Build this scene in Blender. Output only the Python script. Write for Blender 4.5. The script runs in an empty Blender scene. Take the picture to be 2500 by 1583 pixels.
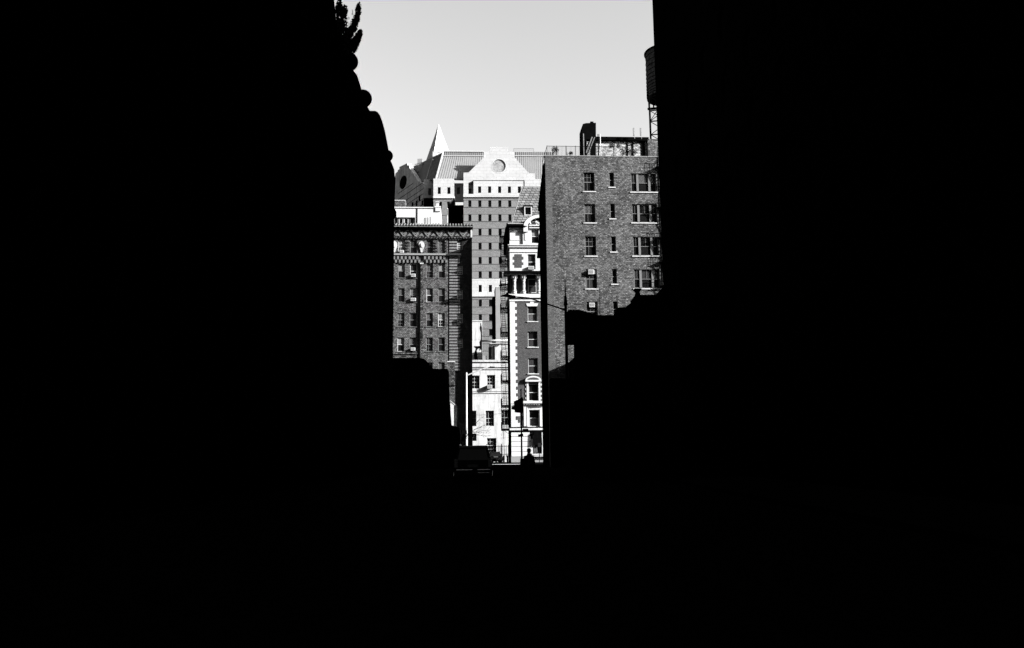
import bpy, math, random
from mathutils import Vector, Matrix, Euler
random.seed(7)
S = bpy.context.scene
C = S.collection
R = math.radians
# ------------------------------------------------------------------ camera
F = 2047.0; CX, CY = 1250.0, 791.5
PITCH, ROLL = R(8.57), -0.0105
cd = bpy.data.cameras.new("camera"); cam = bpy.data.objects.new("camera", cd); C.objects.link(cam); S.camera = cam
cd.sensor_width = 36; cd.lens = F/2500*36; cd.clip_end = 5000
CM = (Euler((R(90)+PITCH, 0, 0)).to_matrix() @ Matrix.Rotation(ROLL, 3, 'Z'))
cam.location = (0, 0, 1.6); cam.rotation_euler = CM.to_euler()
EYE = Vector((0, 0, 1.6))
# ------------------------------------------------------------------ light (monochrome film: all light and paint are grey)
YAW = R(3.4)
L = Matrix.Rotation(YAW, 3, 'Z') @ Vector((2.2, -1.0, .92)); L.normalize()
w = bpy.data.worlds.new("World"); S.world = w; w.use_nodes = True
n = w.node_tree.nodes; l = w.node_tree.links
sk = n.new('ShaderNodeTexSky'); sk.sky_type = 'NISHITA'; sk.sun_disc = False
sk.sun_elevation = math.asin(L.z); sk.sun_rotation = math.atan2(L.x, L.y); sk.dust_density = 4
bw = n.new('ShaderNodeRGBToBW'); l.new(sk.outputs[0], bw.inputs[0]); l.new(bw.outputs[0], n['Background'].inputs[0])
n['Background'].inputs[1].default_value = .05
sd = bpy.data.lights.new('sun', 'SUN'); sd.energy = 5; sd.angle = R(.5)
so = bpy.data.objects.new('sun', sd); C.objects.link(so); so.location = (60, -20, 60); so.rotation_euler = L.to_track_quat('Z', 'Y').to_euler()
S.view_settings.view_transform = 'Standard'; S.view_settings.look = 'None'; S.view_settings.gamma = 1
S.view_settings.exposure = 3.2
# ------------------------------------------------------------------ helpers
def ray(px, py):
    return CM @ Vector(((px-CX)/F, -(py-CY)/F, -1.0))
def P(px, py, Y):
    d = ray(px, py); return EYE + d*(Y/d.y)
def PX(px, py, X):
    d = ray(px, py); return EYE + d*(X/d.x)
def tag(o, label=None, cat=None, group=None, kind=None):
    if label: o['label'] = label
    if cat: o['category'] = cat
    if group: o['group'] = group
    if kind: o['kind'] = kind
    return o
def empty(name, loc, rz, label, cat, group=None):
    o = bpy.data.objects.new(name, None); C.objects.link(o); o.location = loc; o.rotation_euler = (0, 0, rz)
    return tag(o, label, cat, group)
class Face:
    """vertical facade plane through the point seen at (px) at depth Y, turned by yaw a; local x = along, y = into the building, z = up"""
    def __init__(s, px, py, Y, a=YAW):
        p = P(px, py, Y); s.o = Vector((p.x, p.y, 0)); s.a = a
        s.u = Vector((math.cos(a), math.sin(a), 0)); s.v = Vector((-math.sin(a), math.cos(a), 0))
    def uz(s, px, py, y=0):
        d = ray(px, py); q = s.o + s.v*y
        t = (q-EYE).dot(s.v)/d.dot(s.v); p = EYE + d*t
        return (p-s.o).dot(s.u), p.z
    def r(s, l, t, r, b, y=0):
        cx, cy = (l+r)/2, (t+b)/2
        return (s.uz(l, cy, y)[0], s.uz(r, cy, y)[0], s.uz(cx, b, y)[1], s.uz(cx, t, y)[1])
    def W(s, u, y, z):
        return s.o + s.u*u + s.v*y + Vector((0, 0, z))
    def root(s, name, label, cat, group=None):
        return empty(name, s.o, s.a, label, cat, group)
class MB:
    def __init__(s): s.v = []; s.f = []
    def add(s, vs, fs):
        k = len(s.v); s.v += [tuple(p) for p in vs]; s.f += [tuple(i+k for i in f) for f in fs]; return s
    def box(s, x0, x1, y0, y1, z0, z1):
        vs = [(x0,y0,z0),(x1,y0,z0),(x1,y1,z0),(x0,y1,z0),(x0,y0,z1),(x1,y0,z1),(x1,y1,z1),(x0,y1,z1)]
        return s.add(vs, [(0,3,2,1),(4,5,6,7),(0,1,5,4),(1,2,6,5),(2,3,7,6),(3,0,4,7)])
    def prism(s, pts, y0, y1):
        """pts (x,z) extruded along y"""
        k = len(pts); vs = [(x, y0, z) for x, z in pts] + [(x, y1, z) for x, z in pts]
        fs = [tuple(range(k)), tuple(range(2*k-1, k-1, -1))] + [(i, i+k, (i+1) % k+k, (i+1) % k) for i in range(k)]
        return s.add(vs, fs)
    def hexa(s, a, b):
        """bottom ring a, top ring b (lists of points of equal length)"""
        k = len(a); fs = [tuple(range(k-1, -1, -1)), tuple(range(k, 2*k))] + [(i, (i+1) % k, (i+1) % k+k, i+k) for i in range(k)]
        return s.add(list(a)+list(b), fs)
    def bar(s, a, b, w, h=None):
        a, b = Vector(a), Vector(b); d = (b-a).normalized(); h = h or w
        x = d.cross(Vector((0, 0, 1))); x = Vector((1, 0, 0)) if x.length < 1e-3 else x.normalized()
        y = x.cross(d); x = x*w/2; y = y*h/2
        return s.hexa([a-x-y, a+x-y, a+x+y, a-x+y], [b-x-y, b+x-y, b+x+y, b-x+y])
    def tube(s, a, b, r0, r1=None, k=10):
        a, b = Vector(a), Vector(b); d = (b-a).normalized(); r1 = r0 if r1 is None else r1
        x = d.cross(Vector((0, 0, 1))); x = Vector((1, 0, 0)) if x.length < 1e-3 else x.normalized(); y = x.cross(d)
        ring = lambda c, r: [c + (x*math.cos(2*math.pi*i/k) + y*math.sin(2*math.pi*i/k))*r for i in range(k)]
        return s.hexa(ring(a, r0), ring(b, max(r1, 1e-4)))
    def lathe(s, c, prof, k=16):
        c = Vector(c); base = len(s.v); m = len(prof)
        vs = [(c.x+r*math.cos(2*math.pi*i/k), c.y+r*math.sin(2*math.pi*i/k), c.z+z) for r, z in prof for i in range(k)]
        fs = [(j*k+i, j*k+(i+1) % k, (j+1)*k+(i+1) % k, (j+1)*k+i) for j in range(m-1) for i in range(k)]
        fs += [tuple(range(k-1, -1, -1)), tuple(range((m-1)*k, m*k))]
        return s.add(vs, fs)
    def ball(s, c, r, k=20, sz=1.0, sx=1.0, sy=1.0):
        pr = [(max(1e-3, r*math.sin(math.pi*j/12)), -r*sz*math.cos(math.pi*j/12)) for j in range(13)]
        i0 = len(s.v); s.lathe(c, pr, k)
        s.v[i0:] = [(c[0]+(p[0]-c[0])*sx, c[1]+(p[1]-c[1])*sy, p[2]) for p in s.v[i0:]]
        return s
    def wall(s, u0, u1, z0, z1, y, th, holes, rec=.2, back=True):
        """front sheet with real openings and reveals, closed body behind"""
        hs = [(max(a, u0), min(b, u1), max(c, z0), min(d, z1)) for a, b, c, d in holes]
        us = sorted({u0, u1, *[h[0] for h in hs], *[h[1] for h in hs]}); zs = sorted({z0, z1, *[h[2] for h in hs], *[h[3] for h in hs]})
        for i in range(len(us)-1):
            for j in range(len(zs)-1):
                a, b, c, d = us[i], us[i+1], zs[j], zs[j+1]
                if b-a < 1e-5 or d-c < 1e-5: continue
                if any(h[0] <= (a+b)/2 <= h[1] and h[2] <= (c+d)/2 <= h[3] for h in hs): continue
                s.add([(a,y,c),(b,y,c),(b,y,d),(a,y,d)], [(0,1,2,3)])
        for a, b, c, d in hs:
            y2 = y+rec
            s.add([(a,y,c),(b,y,c),(b,y,d),(a,y,d),(a,y2,c),(b,y2,c),(b,y2,d),(a,y2,d)], [(0,4,5,1),(1,5,6,2),(2,6,7,3),(3,7,4,0)])
        y2 = y+th
        s.add([(u0,y,z0),(u1,y,z0),(u1,y,z1),(u0,y,z1),(u0,y2,z0),(u1,y2,z0),(u1,y2,z1),(u0,y2,z1)], [(0,4,5,1),(1,5,6,2),(2,6,7,3),(3,7,4,0)]+([(5,4,7,6)] if back else []))
        return s
    def mesh(s, name, mat, smooth=False):
        me = bpy.data.meshes.new(name); me.from_pydata(s.v, [], s.f); me.materials.append(mat)
        if smooth:
            for p in me.polygons: p.use_smooth = True
        me.update(); return me
    def build(s, name, mat, parent=None, world=False, smooth=False, loc=None):
        if world and parent is not None:
            M = (Matrix.Translation(parent.location) @ parent.rotation_euler.to_matrix().to_4x4()).inverted()
            s.v = [tuple(M @ Vector(p)) for p in s.v]
        o = bpy.data.objects.new(name, s.mesh(name, mat, smooth)); C.objects.link(o); o.parent = parent
        if loc is not None: o.location = loc
        return o
def put(name, me, parent, loc, rz=0):
    o = bpy.data.objects.new(name, me); C.objects.link(o); o.parent = parent; o.location = loc; o.rotation_euler = (0, 0, rz); return o
def fbox(mb, f, l, t, r, b, y0, y1):
    u0, u1, z0, z1 = f.r(l, t, r, b, y0); return mb.box(u0, u1, y0, y1, z0, z1)
def fpoly(mb, f, pts, y0, y1):
    return mb.prism([f.uz(x, y, y0) for x, y in pts], y0, y1)
# ------------------------------------------------------------------ materials
def base(name, rough=1.0, spec=.1, metal=0):
    m = bpy.data.materials.new(name); m.use_nodes = True; b = m.node_tree.nodes['Principled BSDF']
    b.inputs['Roughness'].default_value = rough; b.inputs['Specular IOR Level'].default_value = spec; b.inputs['Metallic'].default_value = metal
    return m, m.node_tree.nodes, m.node_tree.links, b
def ramp(N, K, src, stops):
    r = N.new('ShaderNodeValToRGB'); e = r.color_ramp.elements
    while len(e) < len(stops): e.new(.5)
    for q, (p, v) in zip(e, stops): q.position = p; q.color = (v, v, v, 1)
    K.new(src, r.inputs[0]); return r.outputs[0]
def noise(N, K, vec, scale, detail=4, rough=.6):
    t = N.new('ShaderNodeTexNoise'); t.inputs['Scale'].default_value = scale; t.inputs['Detail'].default_value = detail; t.inputs['Roughness'].default_value = rough
    K.new(vec, t.inputs['Vector']); return t.outputs[0]
def mul(N, K, a, b):
    x = N.new('ShaderNodeMix'); x.data_type = 'RGBA'; x.blend_type = 'MULTIPLY'; x.inputs[0].default_value = 1
    K.new(a, x.inputs[6]); K.new(b, x.inputs[7]); return x.outputs[2]
K_ = .33        # film exposed for the sunlit fronts: paint values are scaled to that exposure
def plain(name, v, var=.15, scale=3, rough=1.0, spec=.0, metal=0, streak=0, ss=1):
    v = v*K_ if not metal else v
    m, N, K, b = base(name, rough, spec, metal); tc = N.new('ShaderNodeTexCoord'); vec = tc.outputs['Object']
    c = ramp(N, K, noise(N, K, vec, scale), [(.3, v*(1-var)), (.7, v*(1+var))])
    if streak:
        mp = N.new('ShaderNodeMapping'); mp.inputs['Scale'].default_value = (2.2*ss, 2.2*ss, .3*ss); K.new(vec, mp.inputs[0])
        c = mul(N, K, c, ramp(N, K, noise(N, K, mp.outputs[0], 1.0, 6, .7), [(.34, 1-streak), (.52, 1), (1, 1)]))
        mp2 = N.new('ShaderNodeMapping'); mp2.inputs['Scale'].default_value = (.5*ss, .5*ss, 3.5*ss); K.new(vec, mp2.inputs[0])
        c = mul(N, K, c, ramp(N, K, noise(N, K, mp2.outputs[0], 1.0, 5, .7), [(.32, 1-streak*.6), (.48, 1), (1, 1)]))
    K.new(c, b.inputs['Base Color']); return m
def brick(name, c1, c2, mortar, bwid=.22, bh=.08, ms=.012, patch=(.75, 1.3), light=0, lightv=.3, fine=(.6, 1.4), bias=0, patch_scale=.5, fs=1):
    c1, c2, mortar, lightv = c1*K_, c2*K_, mortar*K_, lightv*K_
    m, N, K, b = base(name, 1, .0); tc = N.new('ShaderNodeTexCoord'); sp = N.new('ShaderNodeSeparateXYZ'); K.new(tc.outputs['Object'], sp.inputs[0])
    ad = N.new('ShaderNodeMath'); K.new(sp.outputs[0], ad.inputs[0]); K.new(sp.outputs[1], ad.inputs[1])
    cb = N.new('ShaderNodeCombineXYZ'); K.new(ad.outputs[0], cb.inputs[0]); K.new(sp.outputs[2], cb.inputs[1])
    t = N.new('ShaderNodeTexBrick'); K.new(cb.outputs[0], t.inputs['Vector'])
    for k, v in (('Color1', c1), ('Color2', c2), ('Mortar', mortar)): t.inputs[k].default_value = (v, v, v, 1)
    t.inputs['Scale'].default_value = 1; t.inputs['Brick Width'].default_value = bwid; t.inputs['Row Height'].default_value = bh
    t.inputs['Mortar Size'].default_value = ms; t.inputs['Bias'].default_value = bias; t.inputs['Mortar Smooth'].default_value = .3
    c = mul(N, K, t.outputs[0], ramp(N, K, noise(N, K, tc.outputs['Object'], patch_scale, 5, .65), [(.3, patch[0]), (.7, patch[1])]))
    mp = N.new('ShaderNodeMapping'); mp.inputs['Scale'].default_value = (2.6*fs, 2.6*fs, 7*fs); K.new(tc.outputs['Object'], mp.inputs[0])
    c = mul(N, K, c, ramp(N, K, noise(N, K, mp.outputs[0], 1.7, 3, .8), [(.3, fine[0]), (.7, fine[1])]))
    if light:
        fac = ramp(N, K, noise(N, K, mp.outputs[0], .75, 3, .6), [(1-light-.02, 0), (1-light+.03, 1)])
        x = N.new('ShaderNodeMix'); x.data_type = 'RGBA'; K.new(fac, x.inputs[0]); K.new(c, x.inputs[6]); x.inputs[7].default_value = (lightv,)*3+(1,)
        c = x.outputs[2]
    K.new(c, b.inputs['Base Color'])
    bp = N.new('ShaderNodeBump'); bp.inputs['Distance'].default_value = .012; bp.inputs['Strength'].default_value = .6; bp.invert = True
    K.new(t.outputs['Fac'], bp.inputs['Height']); K.new(bp.outputs[0], b.inputs['Normal'])
    return m
M = {}
M['brick_apt'] = brick('mottled_brick', .04, .12, .025, .3, .15, .018, (.62, 1.4), .39, .27, (.2, 1.95), 0, .3, 1.9)
M['brick_face'] = brick('face_brick', .07, .12, .05, .22, .1, .01, (.9, 1.1), 0, .2, (.8, 1.2))
M['brick_old'] = brick('old_brick', .045, .15, .02, .26, .16, .025, (.7, 1.2), .38, .2, (.35, 1.8), 0, .5, 1.7)
M['brick_white'] = brick('whitewashed_brick', .16, .5, .04, .3, .16, .02, (.85, 1.2), .45, .5, (.4, 1.5))
M['brick_pale'] = brick('pale_brick', .145, .185, .12, .4, .2, .012, (.93, 1.08), 0, .2, (.88, 1.12))
M['brick_red'] = brick('red_brick', .055, .085, .05, .2, .08, .01, (.92, 1.08), 0, .2, (.8, 1.2))
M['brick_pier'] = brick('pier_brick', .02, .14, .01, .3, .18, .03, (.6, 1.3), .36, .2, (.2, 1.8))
M['brick_corner'] = brick('shaded_corner_brick', .012, .04, .008, .3, .2, .03, (.7, 1.2), .2, .06, (.4, 1.6))  # darker brick for the corner, cast shadow put into its colour
M['brick_dark'] = brick('shade_dark_brick', .0015, .0025, .001)  # near-black colour stands in for deep shade on brick walls
M['white'] = plain('white_stone', .47, .06, 2, streak=.35)
M['white_clean'] = plain('white_paint', .50, .05, 2, streak=.12)
M['white_gable'] = brick('white_block', .435, .47, .34, 1.5, .75, .035, (.86, 1.04), 0, .4, (.9, 1.06), 0, .35, .35)
M['white_old'] = plain('peeling_white_wall', .49, .05, 1.5, streak=.38, ss=.8)
M['grey_smooth'] = plain('smooth_cement', .23, .08, .6)
M['stain_disc'] = plain('stained_disc', .28, .45, 2.5, streak=.4)
M['relief'] = plain('relief_brick', .15, .35, 6)
M['tile'] = plain('roof_tile', .13, .5, 3)
M['slate'] = brick('slate_shingle', .12, .22, .03, .6, .36, .05, (.85, 1.15), 0, .2, (.7, 1.3))
M['grey_metal'] = plain('zinc_sheet', .215, .1, .4)
M['seam'] = plain('zinc_seam', .25, .08, 1)
M['glass'] = plain('window_glass', .008, .5, .8, rough=.25, spec=.05)
M['frame'] = plain('window_sash', .16, .1, 4)
M['frame_w'] = plain('white_sash', .5, .1, 4)
M['frame_d'] = plain('dark_sash', .03, .1, 4)
M['blind_a'] = plain('pale_blind', .19, .25, 5)
M['blind_b'] = plain('grey_curtain', .075, .5, 7)
M['blind_c'] = plain('dim_curtain', .03, .5, 7)
M['ac'] = plain('cream_casing', .5, .1, 8)
M['ac_grille'] = plain('grille', .2, .5, 30)
M['iron'] = plain('black_iron', .004, .2, 5)
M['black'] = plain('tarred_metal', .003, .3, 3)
M['wood'] = plain('weathered_staves', .09, .6, 3)
M['leaf'] = plain('dark_foliage', .012, .5, 8)
M['bark'] = plain('bark', .02, .4, 8)
M['stone_shade'] = plain('shade_dark_stone', .0015, .3, 2)  # near-black colour stands in for deep shade on stone parts
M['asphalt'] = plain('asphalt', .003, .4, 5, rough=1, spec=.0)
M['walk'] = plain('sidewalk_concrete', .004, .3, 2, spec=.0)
M['sun_patch'] = plain('sun_patch', .5, .1, 2)  # pale tone of the sun patch painted on the road
M['galv'] = plain('galvanised_steel', .5, .1, 3)
M['car_dark'] = plain('dark_car_paint', .003, .1, 2, rough=.4, spec=.01)
M['chrome'] = plain('chrome', .16, .05, 2, rough=.2, spec=.5, metal=1)
M['tyre'] = plain('tyre_rubber', .006, .2, 6)
M['tail'] = plain('lamp_lens', .02, .2, 4, rough=.3, spec=.1)
M['coat'] = plain('dark_coat', .004, .3, 9)
M['skin'] = plain('skin', .02, .2, 5)
M['sign'] = plain('sign_back', .02, .2, 4)
M['sign_grey'] = plain('grey_sign', .06, .2, 4)
# ------------------------------------------------------------------ windows
_cache = {}
def cached(key, fn):
    if key not in _cache: _cache[key] = fn()
    return _cache[key]
def window(par, f4, y=0, rec=.2, style='sash', frame='frame', blind=None, bl=.5, sill=None, sillout=.12, name='window', fw=.055):
    u0, u1, z0, z1 = f4; W_, H_ = round(u1-u0, 2), round(z1-z0, 2); uc = (u0+u1)/2; yy = y+rec
    me = cached(('pane', W_, H_), lambda: MB().box(-W_/2-.03, W_/2+.03, 0, .03, -.03, H_+.03).mesh('window', M['glass']))
    o = put(name, me, par, (uc, yy, z0))
    def mkframe():
        b = MB(); w2 = W_/2; d0, d1 = -.06, -.006
        b.box(-w2, -w2+fw, d0, d1, 0, H_).box(w2-fw, w2, d0, d1, 0, H_).box(-w2+fw, w2-fw, d0, d1, 0, fw*1.3).box(-w2+fw, w2-fw, d0, d1, H_-fw, H_)
        hm = H_/2
        if style in ('sash', 'six', 'grid'): b.box(-w2+fw, w2-fw, d0, d1, hm-fw*.6, hm+fw*.6)
        t = .028
        if style == 'six':
            for k in (-1, 1): b.box(k*W_/6-t/2, k*W_/6+t/2, d0+.02, d1, hm+fw*.6, H_-fw)
            b.box(-w2+fw, w2-fw, d0+.022, d1, H_*.75-t/2, H_*.75+t/2)
            b.box(-t/2-W_/6, t/2-W_/6, d0+.02, d1, fw*1.3, hm-fw*.6)
        if style == 'grid':
            for k in (-1, 1):
                for a, c in ((hm+fw*.6, H_-fw), (fw*1.3, hm-fw*.6)): b.box(k*W_/6-t/2, k*W_/6+t/2, d0+.02, d1, a, c)
            for q in (.25, .75): b.box(-w2+fw, w2-fw, d0+.022, d1, H_*q-t/2, H_*q+t/2)
        if style == 'triple':
            for k in (-1, 1): b.box(k*W_*.235-.11, k*W_*.235+.11, d0-.05, d1, fw*1.3, H_-fw)
            for a, c in ((-w2+fw, -W_*.235-.11), (-W_*.235+.11, W_*.235-.11), (W_*.235+.11, w2-fw)):
                b.box(a, c, d0, d1, hm-.025, hm+.025); m = (a+c)/2
                b.box(m-t/2, m+t/2, d0+.02, d1, hm+.025, H_-fw)
        return b.mesh('frame', M[frame])
    if style != 'none': put('frame', cached(('fr', W_, H_, style, frame, fw), mkframe), o, (0, 0, 0))
    if blind:
        top = bl > 0; h = abs(bl)*H_
        def mkb():
            return MB().box(-W_/2+fw, W_/2-fw, -.005, -.001, (H_-h if top else 0), (H_ if top else h)).mesh('blind', M[blind])
        put('blind', cached(('bl', W_, H_, blind, bl), mkb), o, (0, 0, 0))
    if sill:
        put('sill', cached(('si', W_, sill, rec, sillout), lambda: MB().box(-W_/2-.13, W_/2+.13, -rec-sillout, -.06, -.11, -.003).mesh('sill', M[sill])), o, (0, 0, 0))
    return o
def air_conditioner(f, l, t, r, b, y, label, deep=.45):
    u0, u1, z0, z1 = f.r(l, t, r, b, y)
    o = empty('air_conditioner', f.W((u0+u1)/2, y, z0), f.a, label, 'air conditioner', 'air conditioners in the windows')
    W_, H_ = u1-u0, z1-z0
    MB().box(-W_/2, W_/2, 0, deep, 0, H_).build('casing', M['ac'], o)
    g = MB().box(-W_/2+.06, W_/2-.06, -.012, -.002, .06, H_-.06); g.build('grille', M['ac_grille'], o)
    MB().bar((-W_/2+.08, .05, -.006), (-W_/2+.08, deep, -.3), .03).bar((W_/2-.08, .05, -.006), (W_/2-.08, deep, -.3), .03).build('bracket', M['iron'], o)
    return o
def leafcloud(mb, c, rad, n, size, rnd):
    for _ in range(n):
        while True:
            p = Vector([rnd.uniform(-1, 1) for _ in range(3)])
            if p.length < 1: break
        p = Vector(c) + Vector((p.x*rad[0], p.y*rad[1], p.z*rad[2]))
        a = Vector([rnd.gauss(0, 1) for _ in range(3)]).normalized(); b = a.orthogonal().normalized(); s = size*rnd.uniform(.6, 1.3)
        mb.add([p-a*s-b*s*.5, p+a*s-b*s*.5, p+a*s*.6+b*s*.7, p-a*s*.6+b*s*.6], [(0, 1, 2, 3)])
def branches(mb, p, d, length, r, depth, rnd, up=.1, spread=.6):
    q = p
    for i in range(3):
        d = (d + Vector([rnd.gauss(0, .12) for _ in range(3)]) + Vector((0, 0, up*.3))).normalized()
        e = q + d*length/3; mb.tube(q, e, r*(1-.2*i), r*(.8-.2*i), 5); q = e
        if depth > 0 and i > 0 or depth > 1:
            for _ in range(rnd.choice((1, 2))):
                nd = (d + Vector([rnd.gauss(0, spread) for _ in range(3)]) + Vector((0, 0, up))).normalized()
                branches(mb, q, nd, length*rnd.uniform(.5, .75), r*.5, depth-1, rnd, up, spread)
# ================================================================== ground
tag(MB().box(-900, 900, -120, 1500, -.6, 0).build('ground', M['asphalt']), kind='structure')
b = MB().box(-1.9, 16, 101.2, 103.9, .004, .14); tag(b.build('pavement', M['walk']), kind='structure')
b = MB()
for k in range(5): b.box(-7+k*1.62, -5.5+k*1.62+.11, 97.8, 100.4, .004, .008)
tag(b.build('sunlit_road_strip', M['sun_patch']), kind='structure')  # pale strip painted where the sun falls across the road
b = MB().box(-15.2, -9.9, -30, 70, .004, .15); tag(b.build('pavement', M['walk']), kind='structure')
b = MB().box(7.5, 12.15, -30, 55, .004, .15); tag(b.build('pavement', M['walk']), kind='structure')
# ================================================================== near left building (black, in shade)
XL = P(962, 600, 70).x
r0 = empty('corner_mansion', (XL, 70, 0), 0, 'black shaded stone mansion with stepped gable roofline and ball finials filling the left side', 'building')
out = [(966, 436), (964, 430), (963, 415), (957, 399), (950, 385), (949, 367), (945, 345), (940, 320), (934, 298), (928, 282), (922, 274), (916, 271), (903, 271), (900, 265), (895, 260), (888, 256),
       (884, 225), (881, 212), (877, 199), (872, 184), (866, 176), (858, 170), (852, 150), (846, 128), (838, 122), (830, 112), (826, 96), (822, 60), (818, 20), (812, -40), (790, -140)]
pts = [PX(x, y, XL) for x, y in out]
ztop = pts[0].z
b = MB(); prof = [(p.y, p.z) for p in pts]
prof = prof + [(prof[-1][0], ztop-3), (70, ztop-3)]; k = len(prof)
b.add([(XL-.004, y, z) for y, z in prof] + [(XL-1.2, y, z) for y, z in prof], [tuple(range(k)), tuple(range(2*k-1, k-1, -1))] + [(i, (i+1) % k, (i+1) % k+k, i+k) for i in range(k)])
b.build('stepped_gable', M['stone_shade'], r0, world=True)
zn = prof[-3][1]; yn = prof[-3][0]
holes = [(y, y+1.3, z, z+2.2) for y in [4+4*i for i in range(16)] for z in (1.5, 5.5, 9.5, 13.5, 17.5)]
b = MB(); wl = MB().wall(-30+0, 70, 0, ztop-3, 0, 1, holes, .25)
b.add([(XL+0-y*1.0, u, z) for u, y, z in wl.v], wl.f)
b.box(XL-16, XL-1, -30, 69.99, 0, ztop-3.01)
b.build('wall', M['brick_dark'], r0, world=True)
for a_, b_, c_, d_ in holes:
    put('window', cached('lw', lambda: MB().box(0, .03, 0, 1.3, 0, 2.2).add([(.05, .6, 0), (.05, .7, 0), (.05, .7, 2.2), (.05, .6, 2.2)], [(0, 1, 2, 3)]).mesh('window', M['black'])), r0, (-.28, a_-70, c_))
MB().box(XL-12, XL, -30, yn, ztop-3, zn-.5).build('upper_storey', M['stone_shade'], r0, world=True)
for (x, y, rr) in ((852, 151, 21), (886.5, 241, 20.5), (945, 381, 14)):
    c = PX(x, y, XL-.4); rad = rr*(c-EYE).length/F
    MB().ball(c, rad, 28).tube(c-Vector((0, 0, rad*1.5)), c-Vector((0, 0, rad*.9)), rad*.55).build('ball_finial', M['stone_shade'], r0, world=True, smooth=True)
MB().box(XL-.9, XL-.004, 68.8, 70.25, ztop-3.6, ztop-3.1).box(XL-.004, XL+.18, 20, 70, ztop-3.7, ztop-3.2).build('cornice', M['stone_shade'], r0, world=True)
# rooftop juniper
rnd = random.Random(3)
def plume(mb, pts, rad, X, rnd, dens=150, sz=.075):
    w_ = [PX(x, y, X) for x, y in pts]
    for i in range(len(w_)-1):
        a, c = w_[i], w_[i+1]
        for k in range(int(dens*(c-a).length)):
            t = rnd.random(); q = a.lerp(c, t); rr = rad*1.25*(1-.5*(i+t)/(len(w_)-1))*(.75+.5*abs(math.sin(7*(i+t))))
            leafcloud(mb, q, (rr, rr, rr), 2, sz, rnd)
cb_ = PX(838, 126, XL-.3)
tr = empty('rooftop_juniper', cb_, 0, 'dark upswept evergreen shrub on the roof of the left building', 'shrub')
b = MB()
plume(b, [(845, 122), (842, 105), (850, 85), (862, 68), (870, 50), (874, 30), (876, 12)], .24, XL-.2, rnd)
plume(b, [(848, 122), (855, 112), (868, 100), (875, 88), (880, 78)], .26, XL-.1, rnd)
plume(b, [(838, 122), (833, 95), (836, 65), (838, 40), (842, 18)], .3, XL-.3, rnd)
plume(b, [(832, 105), (824, 80), (828, 50), (826, 25), (830, 5)], .28, XL-.3, rnd)
plume(b, [(845, 124), (858, 112), (866, 106), (873, 100)], .3, XL-.2, rnd)
plume(b, [(848, 130), (846, 110), (850, 96)], .45, XL-.2, rnd)
plume(b, [(860, 122), (868, 104), (878, 88)], .22, XL-.1, rnd)
plume(b, [(830, 128), (836, 112), (845, 100)], .4, XL-.3, rnd)
for _ in range(70):
    q = PX(rnd.uniform(824, 872), rnd.uniform(30, 112), XL-.25); b.bar(q, q+Vector((0, rnd.uniform(-.25, .1), rnd.uniform(.1, .35))), .018)
b.build('foliage', M['leaf'], tr, world=True)
b = MB()
for q in ([(845, 130), (842, 105), (862, 68), (874, 30)], [(838, 126), (833, 95), (838, 40)], [(848, 126), (868, 100), (878, 84)]):
    for i in range(len(q)-1): b.tube(PX(*q[i], XL-.25), PX(*q[i+1], XL-.25), .05, .03, 6)
b.build('stem', M['bark'], tr, world=True)
# ================================================================== right tower (black, in shade)
XR = P(1608, 410, 70).x
rt = empty('dark_tower', (XR, 70, 0), 0, 'tall black shaded tower filling the right side of the view', 'building')
holes = [(y, y+1.4, z, z+2) for y in [2+5*i for i in range(13)] for z in (2, 6, 10, 14, 18, 22, 26)]
wl = MB().wall(-30, 70, 0, 64, 0, 1, holes, .25)
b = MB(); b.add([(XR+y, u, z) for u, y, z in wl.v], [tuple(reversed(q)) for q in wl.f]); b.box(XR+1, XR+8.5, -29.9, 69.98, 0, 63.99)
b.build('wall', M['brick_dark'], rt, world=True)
for a_, b_, c_, d_ in holes:
    put('window', cached('rw', lambda: MB().box(-.03, 0, 0, 1.4, 0, 2).mesh('window', M['black'])), rt, (.28, a_-70, c_))
MB().box(XR-.25, XR-.003, -30, 70, 64, 64.6).build('coping', M['stone_shade'], rt, world=True)
# ================================================================== right low silhouettes
fR = Face(1395, 760, 57, 0)
rr = fR.root('stepped_rowhouse', 'low black shaded rowhouse with stepped parapet below the brick apartment block', 'building')
outl = [(1404, 1180), (1404, 838), (1387, 838), (1387, 757), (1416, 757), (1458, 769.5), (1500, 769.5), (1509, 751), (1527, 750), (1537, 742), (1545, 740), (1545, 728), (1552, 720), (1603, 720), (1612, 708), (1625, 698), (1640, 690), (1640, 1180)]
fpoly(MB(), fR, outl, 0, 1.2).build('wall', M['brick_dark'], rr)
fpoly(MB(), fR, [(1551, 722), (1554, 711), (1549, 708), (1549, 704.5), (1566, 704.5), (1566, 708), (1561, 711), (1564, 722)], .2, .8).build('chimney_pot', M['stone_shade'], rr)
u0, _ = fR.uz(1404, 900); u1, _ = fR.uz(1640, 900)
MB().box(u0+.05, u1, -14, -.01, 0, 3.2).build('porch', M['stone_shade'], rr)
# low block added at the brick wall to cast its slanting shadow
fA = Face(1331, 378, 79)
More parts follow.
